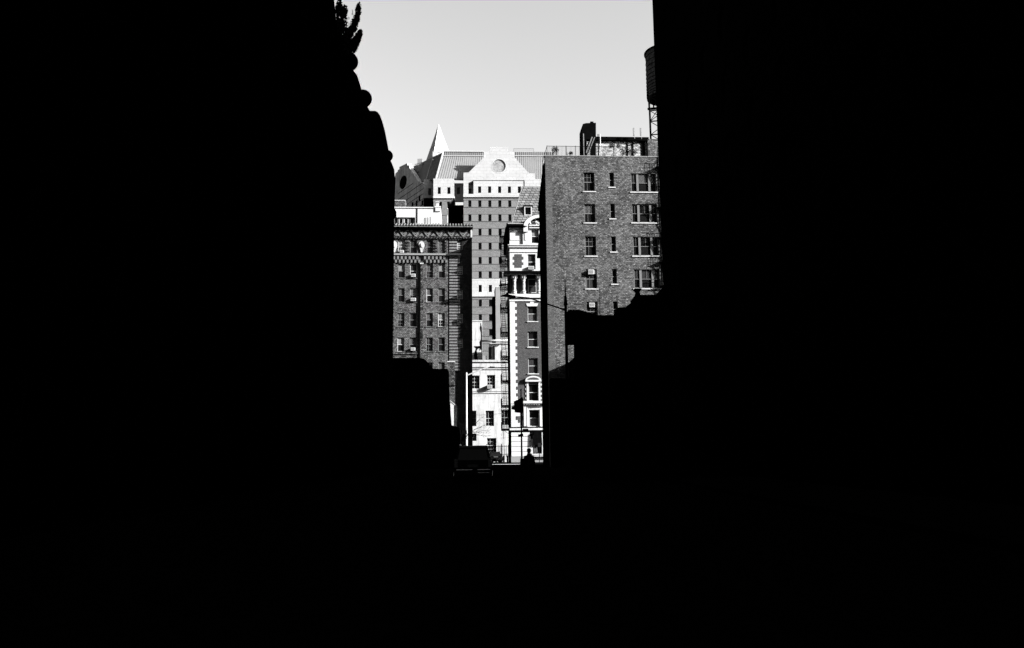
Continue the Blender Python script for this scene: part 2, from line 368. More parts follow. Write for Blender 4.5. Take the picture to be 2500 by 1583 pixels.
# ================================================================== brick apartment block
ra = fA.root('brick_apartment', 'mottled brick apartment block with sunlit windowed side wall right of centre', 'building')
UL = 0.0; UR = fA.uz(1650, 600)[0]; ZT = fA.uz(1480, 383)[1]
rows1 = [(421.5, 467.5), (498.5, 544), (577.5, 625), (657, 705), (736.5, 785)]
rows2 = [(422, 457), (498, 534), (577.5, 615), (657, 693.5), (736.5, 774)]
rows3 = [(424, 469), (499, 544), (578, 625), (658, 704.5), (738, 785)]
c1 = (fA.uz(1425, 445)[0], fA.uz(1451.5, 445)[0]); c2 = (fA.uz(1487.5, 440)[0], fA.uz(1499, 440)[0]); c3 = (fA.uz(1540.5, 446)[0], fA.uz(1602, 446)[0])
HA = []
for col, rows, xr in ((c1, rows1, 1440), (c2, rows2, 1496), (c3, rows3, 1572)):
    for k, (t, bt) in enumerate(rows):
        HA.append((col, (col[0], col[1], fA.uz(xr+k*1.3, bt)[1], fA.uz(xr+k*1.3, t)[1]), k))
b = MB().wall(UL, UR, 0, ZT, 0, .4, [h[1] for h in HA], .2); b.build('side_wall', M['brick_apt'], ra)
# body: skewed footprint
Bk = P(1322, 900, 96)
def W2L(f, p): d = Vector(p)-f.o; return (d.dot(f.u), d.dot(f.v))
bl_ = W2L(fA, (Bk.x, Bk.y, 0))
foot = [(UL, .401), (UR, .401), (UR, 9), (bl_[0], bl_[1])]
MB().hexa([(x, y, 0) for x, y in foot], [(x, y, ZT-.3) for x, y in foot]).build('street_wall', M['brick_dark'], ra)  # street face of the same block, shade put into its near-black colour
# cornice and bays on the street side
b = MB()
for k in range(11):
    t0, t1 = .05+k*.085, .05+k*.085+.05
    a0 = Vector((UL, .401, 0)).lerp(Vector((bl_[0], bl_[1], 0)), t0); a1 = Vector((UL, .401, 0)).lerp(Vector((bl_[0], bl_[1], 0)), t1)
    b.box(a0.x-.12, a0.x+.02, a0.y, a1.y, ZT-.9, ZT-.3)
z9 = fA.uz(1320, 540)[1]; z8 = fA.uz(1320, 470)[1]
b.hexa([(bl_[0]-.45, 14.2, z9), (bl_[0], 14.2, z9), (bl_[0], 16, z9), (bl_[0]-.45, 16, z9)], [(bl_[0]-.15, 14.2, z8), (bl_[0], 14.2, z8), (bl_[0], 16, z8), (bl_[0]-.15, 16, z8)])
b.build('bracketed_cornice', M['black'], ra)
# narrow side windows facing the street
for k in range(8):
    zz = 3+k*3.15
    MB().box(-.03, .02, 4.0, 4.9, zz, zz+1.5).box(-.08, .03, 3.9, 5.0, zz-.15, zz-.01).build('window', M['black'], ra)
u, _ = fA.uz(1349.5, 600)
fbw = fA.uz(1349.5, 600)[0]-fA.uz(1334, 600)[0]
MB().box(-.012, fbw, -.02, .39, .01, ZT-.02).build('corner_facing', M['brick_face'], ra)
b = MB(); x = -.15
while x < UR:
    b.box(x, x+.83, -.05, .42, ZT, ZT+.08); x += .86
b.build('coping', M['grey_smooth'], ra)
sty = {0: ('six', 'frame', 'sill'), 1: ('sash', 'frame', 'sill'), 2: ('triple', 'frame', 'sill')}
for i, (col, h, k) in enumerate(HA):
    ci = i//5
    bl = [(None, 0), ('blind_b', .5), (None, 0), ('blind_c', -.5), (None, 0)][k] if ci == 0 else (('blind_c', -.4) if ci == 1 else [('blind_c', .45), (None, 0), (None, 0), ('blind_c', .5), (None, 0)][k])
    window(ra, h, 0, .2, ['six', 'sash', 'triple'][ci], 'frame', bl[0], bl[1] or .5, 'white', .08, fw=.06 if ci < 2 else .08)
MB().box(c3[0]+.8, c3[1]-1.15, .15, .165, HA[10][1][2]+.9, HA[10][1][3]-.15).build('roller_blind', M['blind_b'], ra)
# fire escape on the side wall
u0 = fA.uz(1610, 560)[0]; u1 = UR
fe = MB().bar((u0+.1, -.03, 6), (u0+.1, -.03, ZT+.9), .05).build('fire_escape', M['iron'], ra)
for k, py in enumerate((412, 510, 583, 642, 700)):
    z = fA.uz(1600, py)[1]; b = MB(); p_ = MB(); st = MB()
    p_.box(u0-.25, u1, -.5, -.05, z, z+.07)
    for q in range(7): b.bar((u0-.2+q*.25, -.48, z+.07), (u0-.2+q*.25, -.48, z+.95), .018)
    b.bar((u0-.25, -.48, z+.95), (u1, -.48, z+.95), .04); b.bar((u0-.25, -.48, z+.5), (u1, -.48, z+.5), .03)
    b.bar((u0-.22, -.48, z+.95), (u0-.22, -.05, z+.95), .03); p_.bar((u0-.2, -.45, z), (u0-.2, -.03, z-.7), .04)
    st.bar((u0+.2, -.45, z), (u0+1.5, -.45, z-3), .05, .12); st.bar((u0+.2, -.15, z), (u0+1.5, -.15, z-3), .05, .12)
    for q in range(10): st.box(u0+.2+q*.13, u0+.42+q*.13, -.45, -.15, z-q*.3-.03, z-q*.3)
    p_.build('platform', M['iron'], fe); b.build('railing', M['iron'], fe); st.build('stair', M['iron'], fe)
# chimney and roof structures
yy = 2.5
fpoly(MB(), fA, [(1421, 385), (1420, 313), (1423, 303), (1430, 301), (1455, 300), (1455, 385)], yy, yy+1.6).build('chimney_stack', M['black'], ra)
fbox(MB(), fA, 1441.5, 297, 1449, 300.5, yy+.3, yy+1).build('chimney_cap', M['black'], ra)
fbox(MB(), fA, 1449, 342, 1625, 386, 3.6, 5.5).build('bulkhead_wall', M['brick_white'], ra)
fbox(MB(), fA, 1582, 340, 1625, 386, 3.3, 3.59).build('bulkhead_pier', M['brick_apt'], ra)
b = MB(); fbox(b, fA, 1455, 334.5, 1584, 343, 3.3, 3.57); b.build('canopy_beam', M['black'], ra)
for a_, c_ in ((1566, 1575), (1530.5, 1533.5)): fbox(MB(), fA, a_, 343.2, c_, 386, 3.54, 3.59).build('canopy_post', M['black'], ra)
b = MB(); fbox(b, fA, 1543.5, 343, 1547, 386, 3.54, 3.59)
b.bar((fA.uz(1533, 355, 3.55)[0], 3.55, fA.uz(1533, 355, 3.55)[1]), (fA.uz(1566, 347, 3.55)[0], 3.55, fA.uz(1566, 347, 3.55)[1]), .07)
b.build('canopy_post', M['black'], ra)
b = MB(); fbox(b, fA, 1575.2, 343.2, 1576.4, 386, 3.54, 3.59); b.build('lit_post', M['grey_smooth'], ra)
for px_, t_ in ((1460, 328), (1465, 327.5)):
    u_, z_ = fA.uz(px_, t_, 1.6)
    MB().tube((u_, 1.6, ZT-.2), (u_, 1.6, z_), .05).build('vent_pipe', M['white' if px_ == 1465 else 'black'], ra, smooth=True)
u_, z_ = fA.uz(1424, 327, 2.2); MB().tube((u_, 2.2, ZT-.3), (u_, 2.2, z_), .06).build('vent_pipe', M['frame'], ra)
b = MB(); a0 = fA.uz(1431, 374, 2.3); a1 = fA.uz(1446, 335, 2.3); b.bar((a0[0], 2.3, a0[1]), (a1[0], 2.3, a1[1]), .07, .12)
b.bar((a0[0]+.25, 2.3, a0[1]), (a1[0]+.25, 2.3, a1[1]), .04, .08); b.build('ship_ladder', M['frame'], ra)
b = MB(); fbox(b, fA, 1433, 346, 1441, 386, 2.35, 2.49); b.build('chimney_patch', M['brick_white'], ra)
b = MB(); zr = fA.uz(1380, 357.5, .7)[1]; ua = fA.uz(1335.5, 366, .7)[0]; ub = fA.uz(1420, 366, .7)[0]; uc_ = fA.uz(1530, 366, .7)[0]
b.bar((ua, .7, zr), (uc_, .7, zr), .035)
q = ua
while q < uc_: b.bar((q, .7, ZT-.2), (q, .7, zr), .018); q += .13
for q in range(9): b.bar((ua+q*.95, .7, ZT-.2), (ua+q*.95, .7, zr+.05), .05)
b.bar((ua, .7, zr), (ua, 6, zr), .04)
b.build('roof_railing', M['iron'], ra)
rnd = random.Random(11)
def roof_shrub(l, t, r, b_, label, y=1.4, n=260):
    u0, u1, z0, z1 = fA.r(l, t, r, b_, y); h = z1-z0; uc = (u0+u1)/2
    o = empty('potted_shrub', fA.W(uc, y, ZT-.3), fA.a, label, 'shrub', 'shrubs on the brick block roof')
    m = MB(); w_ = (u1-u0)/2
    for q in range(4): leafcloud(m, (rnd.uniform(-.5, .5)*w_, rnd.uniform(-.2, .2), z0-ZT+.3+h*rnd.uniform(.4, .65)), (w_*.55, .35, h*.4), n//4, .05, rnd)
    for q in range(14): 
        a = rnd.uniform(-1, 1); m.bar((a*w_*.2, 0, 0), (a*w_, rnd.uniform(-.2, .2), z0-ZT+.3+h*rnd.uniform(.7, 1.1)), .015)
    m.build('foliage', M['leaf'], o)
    MB().lathe((0, 0, 0), [(.18, .0), (.26, .42)], 12).build('pot', M['black'], o)
roof_shrub(1345, 359, 1367, 376, 'round dark potted shrub behind the railing at the left end of the brick roof')
roof_shrub(1383, 371, 1400, 378, 'small low potted plant just above the parapet left of the black chimney', n=120)
roof_shrub(1511, 363, 1563, 381, 'wide dark planter bush under the canopy beam on the brick roof', y=1.5, n=500)
for l_, r_, lab in ((1545.5, 1549, 'left of the two slim upright antenna panels above the roof canopy'), (1562.5, 1566, 'right of the two slim upright antenna panels, nearer the water tower')):
    u0, u1, z0, z1 = fA.r(l_, 313, r_, 332, 2.6)
    o = empty('panel_antenna', fA.W((u0+u1)/2, 2.6, fA.uz(1550, 334.5, 2.2)[1]), fA.a, lab, 'antenna', 'antenna panels on the roof canopy')
    zz = fA.uz(1550, 334.5, 2.2)[1]
    MB().box(-.07, .07, -.05, .06, z0-zz, z1-zz).build('panel', M['grey_smooth'], o); MB().tube((.09, .1, 0), (.09, .1, z1-zz-.1), .02).build('mount', M['white'], o)
# air conditioners on the brick block
air_conditioner(fA, 1436.5, 658.5, 1450, 669.6, -.3, 'white window air conditioner high in the brick block window, long shadow at its left', .5)
air_conditioner(fA, 1439, 739.5, 1452, 750, -.12, 'square white framed air conditioner in the lowest visible brick block window', .3)
fbox(MB(), fA, 1450.2, 660, 1455, 669, .1, .14).build('window_filler', M['white_clean'], ra)
# added low block in front of the wall, shapes its shadow
zs = fA.uz(1388, 893)[1]; us = fA.uz(1388, 900)[0]
o = empty('shadow_block', fA.W(us, -.02, 0), fA.a, 'low black added shadow block abutting the foot of the brick block', 'building')
MB().box(0.02, 8, -6, 0, 0, zs).build('wall', M['brick_dark'], o); MB().box(-.05, 8, -6.1, -.001, zs+.003, zs+.25).build('coping', M['stone_shade'], o)  # body and top edge of the added shadow block
z2_ = fA.uz(1362, 924, -1.5)[1]; x2_ = fA.uz(1342, 980)[0]-us; MB().box(x2_, 0.018, -1.5, 0, 0, z2_).build('shade_cover', M['brick_dark'], o)  # added dark block, covers the shaded foot of the brick wall
# ------------------------------------------------------------------ water tower
ct = P(1630, 250, 86.5); zb = P(1600, 222, 84.5)[2]; zt = P(1580, 131, 86.5)[2]; zp = P(1595, 358, 84.9)[2]
o = empty('water_tower', (ct.x, 86.5, zp), R(-10.5), 'wooden rooftop water tank on a cross braced steel stand', 'water tower')
r_ = 2.2; b = MB().lathe((0, 0, 0), [(r_, zb-zp), (r_*1.0, zt-zp)], 48); tank = b.build('tank', M['wood'], o, smooth=False)
b = MB(); k = 0; z = zb-zp+.25
while z < zt-zp: b.lathe((0, 0, z), [(r_+.035, 0), (r_+.035, .05)], 48); z += .26+.04*k; k += 1
b.build('hoop', M['black'], tank)
MB().lathe((0, 0, zt-zp), [(r_+.16, -.06), (r_+.16, .03), (.05, .75)], 48).build('conical_roof', M['black'], o)
b = MB(); hs = 1.95
LG = [(sx*hs, sy*hs) for sx, sy in ((-1, -1), (1, -1), (1, 1), (-1, 1))]
H = zb-zp-.45
for x, y in LG:
    MB().bar((x, y, 0), (x, y, H), .17).build('leg', M['black'], o)
for i in range(4):
    (x0, y0), (x1, y1) = LG[i], LG[(i+1) % 4]
    for a_, c_ in ((0, .5), (.5, 1)):
        b.bar((x0, y0, H*a_), (x1, y1, H*c_), .06); b.bar((x1, y1, H*a_), (x0, y0, H*c_), .06); b.bar((x0, y0, H*c_), (x1, y1, H*c_), .1)
    b.bar((x0, y0, H*.5), ((x0+x1)/2, (y0+y1)/2, H), .06)
b.build('brace', M['black'], o)
b = MB()
for q in range(9): b.box(-2.1+q*.5, -1.95+q*.5, -2.1, 2.1, H+.2, H+.44)
b.box(-2.2, 2.2, -1.75, -1.5, H, H+.19).box(-2.2, 2.2, 1.5, 1.75, H, H+.19)
b.build('platform', M['black'], o)
MB().box(-2, 2, -2, -1.4, -.35, -.01).box(-2, 2, 1.4, 2, -.35, -.01).box(-2, -1.4, -1.39, 1.39, -.34, -.01).box(1.4, 2, -1.39, 1.39, -.34, -.01).box(-1.9, 1.9, -1.9, 1.9, ZT-zp-.2, -.352).build('base_beam', M['black'], o)
# ================================================================== quoined rowhouse
fQ = Face(1245.5, 780, 104.3)
rq = fQ.root('quoined_rowhouse', 'narrow brick house with white quoins, carved loggia and slate mansard behind the street pole', 'building')
QU1 = fQ.uz(1345, 800)[0]
def zq(py, px=1250, y=0): return fQ.uz(px, py, y)[1]
def uq(px, py=800): return fQ.uz(px, py)[0]
QB = 6.4
# openings
hq = [fQ.r(1288.5, 748, 1311.5, 785), fQ.r(1289, 809.5, 1312.5, 847.5), fQ.r(1290, 874.5, 1313.5, 912.5), fQ.r(1291, 938, 1314.5, 979)]
zA, zB = zq(1052), zq(735)
MB().wall(0, QU1, zq(986), zB, 0, QB, hq, .25).build('brick_wall', M['brick_red'], rq)
for k, h in enumerate(hq):
    window(rq, h, 0, .25, 'sash', 'frame_w', ['blind_b', 'blind_c', 'blind_c', None][k], [-.45, -.45, .9, 0][k] or .5, 'white', .12)
# corner strip and quoins
b = MB(); zz = zq(986); b.box(-.03, uq(1257.5)-.0, -.05, .6, zq(986)+.01, zB)
z = zB-.35; hq_ = (zq(752)-zq(760))
while z > zq(975):
    b.box(uq(1257.5), uq(1262), -.05, 0.0-.001, z-hq_, z); z -= hq_*2
b.build('quoins', M['white_clean'], rq)
# lintel with keystone
b = MB(); fpoly(b, fQ, [(1287, 748), (1284.5, 741), (1294, 741), (1294, 737), (1303, 737), (1304, 741), (1314, 741), (1311.5, 748)], -.08, -.001); b.build('keystone_lintel', M['white_clean'], rq)
# white courses above brick
b = MB(); fbox(b, fQ, 1243.5, 729.5, 1345, 735.5, -.12, QB); fbox(b, fQ, 1242, 718, 1345, 727, -.35, QB)
b.build('balcony_ledge', M['white_clean'], rq)
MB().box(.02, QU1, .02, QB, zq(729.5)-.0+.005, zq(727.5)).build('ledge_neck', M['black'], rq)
# loggia
zl0, zl1 = zq(718), zq(672)
b = MB(); b.box(.02, QU1, 1.3, QB, zl0-.05, zl1+.2); b.box(.02, uq(1250), .35, 1.29, zl0, zl1)
b.build('loggia_wall', M['brick_red'], rq)
hw = fQ.r(1289, 682, 1309, 716, 1.25)
window(rq, hw, 1.04, .2, 'sash', 'frame_w', 'blind_c', -.5)
b = MB()
def column(px):
    c, _ = fQ.uz(px, 695); r1 = .17
    h = zl1-zl0
    prof = [(.30, .0), (.30, .12), (.22, .2), (.27, .3), (.20, .42), (r1, .55), (r1*1.15, h*.45), (r1, h*.66), (.26, h*.68), (.2, h*.74), (.34, h*.82), (.42, h*.9), (.36, h*.93), (.44, h-.02)]
    m = MB().lathe((c, .05, zl0), prof, 14)
    for q in range(9):
        a = q*math.tau/9; m.ball((c+.37*math.cos(a), .05+.37*math.sin(a), zl0+h*.86), .09, 8)
        m.ball((c+.24*math.cos(a+.3), .05+.24*math.sin(a+.3), zl0+.32), .07, 8)
        m.ball((c+.19*math.cos(a), .05+.19*math.sin(a), zl0+.55+(q % 4)*.22), .05, 6)
    return m
for px_ in (1256, 1278.5, 1316, 1338): column(px_).build('loggia_column', M['white'], rq)
# balcony cornice over loggia
b = MB(); u0, u1, z0, z1 = fQ.r(1230.5, 661.5, 1345, 667.5, -.75); b.box(u0, u1, -.75, 1.2, z0, z1); cor = b.build('balcony_cornice', M['black'], rq)
b = MB(); u0, u1, z0, z1 = fQ.r(1232, 667.8, 1311.5, 670.4, -.48); b.box(u0, QU1, -.48, 1.1, z0, z1-.003); b.build('cornice_edge', M['white_clean'], cor)
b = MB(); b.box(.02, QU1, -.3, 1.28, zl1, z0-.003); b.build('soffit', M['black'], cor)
# two white upper storeys
hU = [fQ.r(1288.5, 621, 1307.5, 658)]
hT = [fQ.r(1297.5, 560, 1315.5, 594)]
MB().wall(.03, QU1, zq(662.5), zq(604), 0, QB, hU, .25).build('upper_wall', M['white_clean'], rq)
MB().wall(.03, QU1, zq(598), zq(551), .02, QB-.02, hT, .25).build('top_wall', M['white_clean'], rq)
window(rq, hU[0], 0, .25, 'sash', 'frame_w', 'blind_c', .6, None); window(rq, hT[0], .02, .25, 'sash', 'frame_w', 'blind_a', .5, None)
b = MB(); fpoly(b, fQ, [(1256.5, 621), (1274, 621), (1274, 627), (1278, 627), (1278, 634), (1274, 634), (1274, 641), (1278, 641), (1278, 647), (1274, 647), (1274, 654), (1256.5, 654), (1256.5, 647), (1252.5, 647), (1252.5, 641), (1256.5, 641), (1256.5, 634), (1252.5, 634), (1252.5, 627), (1256.5, 627)], -.03, -.001)
b.build('brick_panel', M['brick_red'], rq)
b = MB(); fbox(b, fQ, 1240, 597.3, 1345, 599.3, -.35, QB-.1); fbox(b, fQ, 1242, 600, 1345, 604, -.22, QB-.1); b.build('string_course', M['white_clean'], rq)
b = MB(); fbox(b, fQ, 1243, 614.8, 1345, 616, -.1, -.001); b.build('lintel_course', M['white'], rq)
# raised panel frame and pilaster on top floor
b = MB(); u0, u1, z0, z1 = fQ.r(1245, 567, 1274.5, 587)
b.box(u0, u1, -.03, .019, z1-.05, z1).box(u0, u1, -.03, .019, z0, z0+.05).box(u0, u0+.05, -.03, .019, z0, z1).box(u1-.05, u1, -.03, .019, z0, z1)
b.build('panel_moulding', M['white'], rq)
b = MB(); fbox(b, fQ, 1276.5, 566, 1291, 597, -.18, .019); fbox(b, fQ, 1281, 569, 1285, 587, -.24, -.181); fbox(b, fQ, 1278, 549, 1289, 566, -.45, .018); b.build('pilaster', M['white_clean'], rq)
b = MB(); fbox(b, fQ, 1243, 557, 1278, 559.5, -.12, .019); fbox(b, fQ, 1243, 563.5, 1278, 565, -.12, .019); fbox(b, fQ, 1292, 549, 1345, 552, -.4, .018); fbox(b, fQ, 1292, 554, 1345, 557.5, -.25, .018)
b.build('frieze', M['white_clean'], rq)
# main cornice
b = MB(); fbox(b, fQ, 1237, 544.5, 1279, 551, -.9, QB+.2); b.build('main_cornice', M['black'], rq)
b = MB(); fbox(b, fQ, 1240, 545.3, 1277, 546.6, -.95, -.903); b.build('cornice_edge', M['white'], rq)
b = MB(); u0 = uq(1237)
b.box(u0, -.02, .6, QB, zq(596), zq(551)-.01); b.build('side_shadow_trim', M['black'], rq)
# arched pediment with carved figure
b = MB(); cxp, czp = fQ.uz(1320, 549, -.6); R0, R1 = 2.25, 1.75
arc = [(cxp+R0*math.cos(a), czp-.45+R0*.78*math.sin(a)) for a in [R(170-8*i) for i in range(21)]] + [(cxp+R1*math.cos(a), czp-.45+R1*.78*math.sin(a)) for a in [R(10+8*i) for i in range(21)]]
b.prism(arc, -.7, .3)
ped = b.build('arched_pediment', M['white_clean'], rq)
b = MB(); rnd = random.Random(5)
for q in range(26): b.ball((cxp+rnd.uniform(-1.5, 1.2), -.3, czp+rnd.uniform(-.1, .95)), rnd.uniform(.08, .17), 8)
b.box(cxp-1.45, cxp+1.2, -.28, -.2, czp-.1, czp+.55); b.build('carved_figure', M['white'], ped, smooth=True)
b = MB().box(cxp-1.7, cxp+1.5, -.1, .1, czp-.1, czp+.8); b.build('tympanum', M['black'], ped)
# mansard
b = MB(); Y1 = 2.2
A0 = fQ.uz(1250, 545); A1 = fQ.uz(1274.5, 456, Y1); zm0, zm1 = A0[1], A1[1]
bot = [(A0[0], .1, zm0), (QU1, .1, zm0), (QU1, QB, zm0), (A0[0], QB, zm0)]; top = [(A1[0], Y1, zm1), (QU1, Y1, zm1), (QU1, QB, zm1), (A1[0], QB, zm1)]
b.hexa(bot, top); mans = b.build('mansard_roof', M['slate'], rq)
b = MB(); b.bar(bot[0], top[0], .07); b.bar(top[0], top[1], .07); b.build('ridge_flashing', M['grey_smooth'], mans)
u0, u1, z0, z1 = fQ.r(1280, 505, 1298.5, 527, .6)
b = MB().box(u0, u1, .6, 2.6, z0, z1).box(u0-.12, u1+.12, .45, 2.7, z1+.003, z1+.14); dm = b.build('dormer', M['black'], mans)
b = MB().box(u0, u0+.13, .5, .59, z0, z1).box(u1-.13, u1, .5, .59, z0, z1).box(u0+.13, u1-.13, .5, .59, z0, z0+.12).box(u0+.13, u1-.13, .5, .59, z1-.1, z1)
b.build('dormer_frame', M['white'], dm)
# chimney blocks at the left eave and party wall on the right of roof
b = MB(); fbox(b, fQ, 1308, 505, 1322, 540, 2.4, 3.4); fbox(b, fQ, 1311, 470, 1322, 505, 2.4, 3.4); b.build('party_chimney', M['black'], rq)
# lower floors
hL = [fQ.r(1292, 1001, 1316, 1041)]
MB().wall(0, QU1, zA, zq(986)-.002, .01, QB-.01, hL, .3).build('piano_wall', M['white_clean'], rq)
window(rq, hL[0], .01, .3, 'sash', 'frame_w', 'blind_b', -.5, None)
b = MB(); fbox(b, fQ, 1290, 1008, 1299, 1042, .0, .0+.001); 
b = MB(); fpoly(b, fQ, [(1260.5, 1016.5), (1278, 1016.5), (1278, 1025), (1271, 1025), (1271, 1032), (1266, 1032), (1266, 1025), (1260.5, 1025)], -.03, .008); b.build('brick_inset', M['brick_red'], rq)
# window surround with pediment
b = MB(); fbox(b, fQ, 1286, 931, 1290.5, 979, -.12, -.001); fbox(b, fQ, 1315, 931, 1319.5, 979, -.12, -.001)
for k in range(4): fbox(b, fQ, 1283, 937+k*11, 1285.8, 942+k*11, -.08, -.001); fbox(b, fQ, 1319.8, 937+k*11, 1322.5, 942+k*11, -.08, -.001)
b.build('window_surround', M['white_clean'], rq)
cpx, cpz = fQ.uz(1302, 929, -.3); hw_ = uq(1321)-uq(1302)
b = MB(); arc = [(cpx+hw_*math.cos(R(180-10*i)), cpz+.55*math.sin(R(10*i))) for i in range(19)]; b.prism(arc + [(cpx+hw_, cpz-.16), (cpx-hw_, cpz-.16)], -.4, -.001)
b.build('window_pediment', M['white_clean'], rq)
b = MB(); arc = [(cpx+hw_*.72*math.cos(R(180-10*i)), cpz+.08+.28*math.sin(R(10*i))) for i in range(19)]; b.prism(arc, -.43, -.402); b.build('pediment_relief', M['sign_grey'], rq)
b = MB(); fbox(b, fQ, 1276, 979, 1345, 985, -.6, -.001); b.build('balconette', M['white_clean'], rq)
b = MB()
for k in range(7): fbox(b, fQ, 1279+k*6, 985.5, 1281.5+k*6, 989, -.45, .008)
b.build('dentils', M['white'], rq)
b = MB(); fbox(b, fQ, 1279, 989, 1285, 1041, -.2, .008); fbox(b, fQ, 1286.5, 989, 1289, 1041, -.1, .008); fbox(b, fQ, 1318, 1000, 1321, 1041, -.2, .008); b.build('bay_pilaster', M['white_clean'], rq)
# base cornice and rusticated base
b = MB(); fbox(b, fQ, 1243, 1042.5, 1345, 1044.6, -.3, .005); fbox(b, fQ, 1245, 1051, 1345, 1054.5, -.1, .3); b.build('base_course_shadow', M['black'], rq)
b = MB(); fbox(b, fQ, 1244.5, 1045, 1345, 1050.5, -.25, .5); b.build('base_cornice', M['white_clean'], rq)
hD = [fQ.r(1301, 1056, 1322, 1106, .06)]
MB().wall(.02, QU1, zq(1116), zA-.01, .06, QB-.06, hD, .3).build('base_wall_core', M['sign'], rq)
b = MB(); ys = [1055, 1066, 1078.3, 1090.4, 1103, 1115.2]
for k in range(5):
    u0, u1, z0, z1 = fQ.r(1246, ys[k]+.7, 1296-(3 if k == 0 else 0), ys[k+1]-.3, -.02); b.box(.0, u1, -.02, .055, z0, z1)
b.build('rusticated_base', M['white_clean'], rq)
b = MB(); fbox(b, fQ, 1296.2, 1072, 1300.8, 1108, -.01, .055); b.build('door_jamb', M['white_clean'], rq)
b = MB(); fbox(b, fQ, 1323, 1055.7, 1345, 1115, -.02, .055); b.build('door_jamb', M['white_clean'], rq)
MB().box(-.05, QU1, -.12, .3, 0, zq(1116)-.003).build('plinth', M['grey_smooth'], rq)
b = MB(); fbox(b, fQ, 1299, 1108, 1345, 1111, -.35, -.121); fbox(b, fQ, 1300, 1112, 1345, 1115, -.6, -.122); b.build('doorstep', M['white'], rq)
window(rq, hD[0], .06, .3, 'none'); 
b = MB(); fpoly(b, fQ, [(1303, 1056), (1322, 1050), (1324, 1087), (1302, 1087)], -.35, -.13); b.build('entrance_awning', M['black'], rq)
b = MB(); fpoly(b, fQ, [(1303, 1093), (1308, 1095), (1311, 1092), (1313, 1105), (1302, 1106)], .2, .25); b.build('door_curtain', M['blind_b'], rq)
b = MB(); b.box(-.02, -.005, .1, QB, 0, zB); b.build('alley_shade_sheet', M['brick_dark'], rq)  # thin near-black sheet puts the shade on the alley side
air_conditioner(fQ, 1290, 650, 1304, 658, -.35, 'small white air conditioner in the rowhouse window above the columned loggia', .55)
# fire escape left of the house
ya, yb_ = .5, 4.2
u0 = fQ.uz(1224, 750, ya)[0]
fz0 = fQ.uz(1235, 1048, ya)[1]; fz1 = fQ.uz(1235, 577, ya)[1]
la = fQ.uz(1227.5, 900, ya-.1)[0]; lb = fQ.uz(1237, 900, ya-.1)[0]
L2_ = MB().bar((la, ya-.1, fz0), (la, ya-.1, fz1), .035).bar((lb, ya-.1, fz0), (lb, ya-.1, fz1), .035)
z = fz0
while z < fz1: L2_.bar((la, ya-.1, z), (lb, ya-.1, z), .03); z += .27
zl = fQ.uz(1228, 1072, ya)[1]; L2_.bar((la, ya-.1, zl), (la, ya-.1, fz0), .06)
fe = L2_.build('fire_escape', M['iron'], rq)
for k, py in enumerate((577, 636, 694, 752, 811, 870, 929, 990, 1048)):
    z = fQ.uz(1235, py, ya)[1]; b = MB(); pl = MB(); ld = MB()
    for q in range(12): pl.box(u0+q*.09, u0+q*.09+.055, ya, yb_, z, z+.05)
    pl.box(u0, -.03, ya, ya+.06, z-.14, z-.002); pl.box(u0, -.03, yb_-.06, yb_, z-.14, z-.002)
    pl.bar((u0, ya+.03, z), (-.03, ya+.03, z-.8), .05); pl.bar((u0+.02, ya, z-.1), (u0-.12, ya, z-.85), .03)
    for q in range(9): b.bar((u0+q*.13, ya, z), (u0+q*.13, ya, z+.95), .022)
    for q in range(24): b.bar((u0, ya+q*.16, z), (u0, ya+q*.16, z+.95), .022)
    for h_ in (.5, .95): b.bar((u0, ya, z+h_), (-.03, ya, z+h_), .035); b.bar((u0, ya, z+h_), (u0, yb_, z+h_), .035)
    if k < 8:
        for q in range(11): ld.box(u0+.05, u0+.6, 1.2+q*.27, 1.2+q*.27+.2, z-3.1+q*.28, z-3.07+q*.28)
        ld.bar((u0+.05, 1.2, z-3.1), (u0+.05, 4.2, z), .05, .14); ld.bar((u0+.6, 1.2, z-3.1), (u0+.6, 4.2, z), .05, .14); ld.build('stair', M['iron'], fe)
    pl.build('platform', M['iron'], fe); b.build('railing', M['iron'], fe)
# ================================================================== left brick building
fB = Face(1153, 780, 107)
rb = fB.root('ornate_brick_block', 'dark patterned brick block with tiled cornice and zigzag frieze left of centre', 'building')
def zb_(py, px=1050, y=0): return fB.uz(px, py, y)[1]
def ub(px, py=700, y=0): return fB.uz(px, py, y)[0]
UL_ = ub(900); cols = [(972.6, 989, 605), (1001.6, 1018, 605), (1041.7, 1057.5, 605), (1070.7, 1086.5, 605)]
cu = [(ub(a, y), ub(c, y)) for a, c, y in cols] + [(ub(930, 605), ub(946, 605))]
rowsB = [(587, 619), (645, 679), (704, 738), (764.5, 798), (824, 858.5), (885, 918)]
hB = [((a, c, zb_(bt), zb_(t)), i, k) for k, (t, bt) in enumerate(rowsB) for i, (a, c) in enumerate(cu)]
q5 = (ub(1116, 655), ub(1129.5, 655)); rows5 = [(589, 609), (649, 670), (708, 730), (766, 789), (827, 849)]
hB5 = [(q5[0], q5[1], zb_(bt, 1120), zb_(t, 1120)) for t, bt in rows5]
zc = zb_(580); UP = ub(1093.7)
MB().wall(UL_, UP, 0, zc, 0, 12, [h[0] for h in hB], .2).build('main_wall', M['brick_old'], rb)
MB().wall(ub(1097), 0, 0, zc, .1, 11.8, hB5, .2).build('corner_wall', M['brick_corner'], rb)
MB().box(UP, ub(1097), .3, 11.9, 0, zc).build('recess', M['black'], rb)
rnd = random.Random(21)
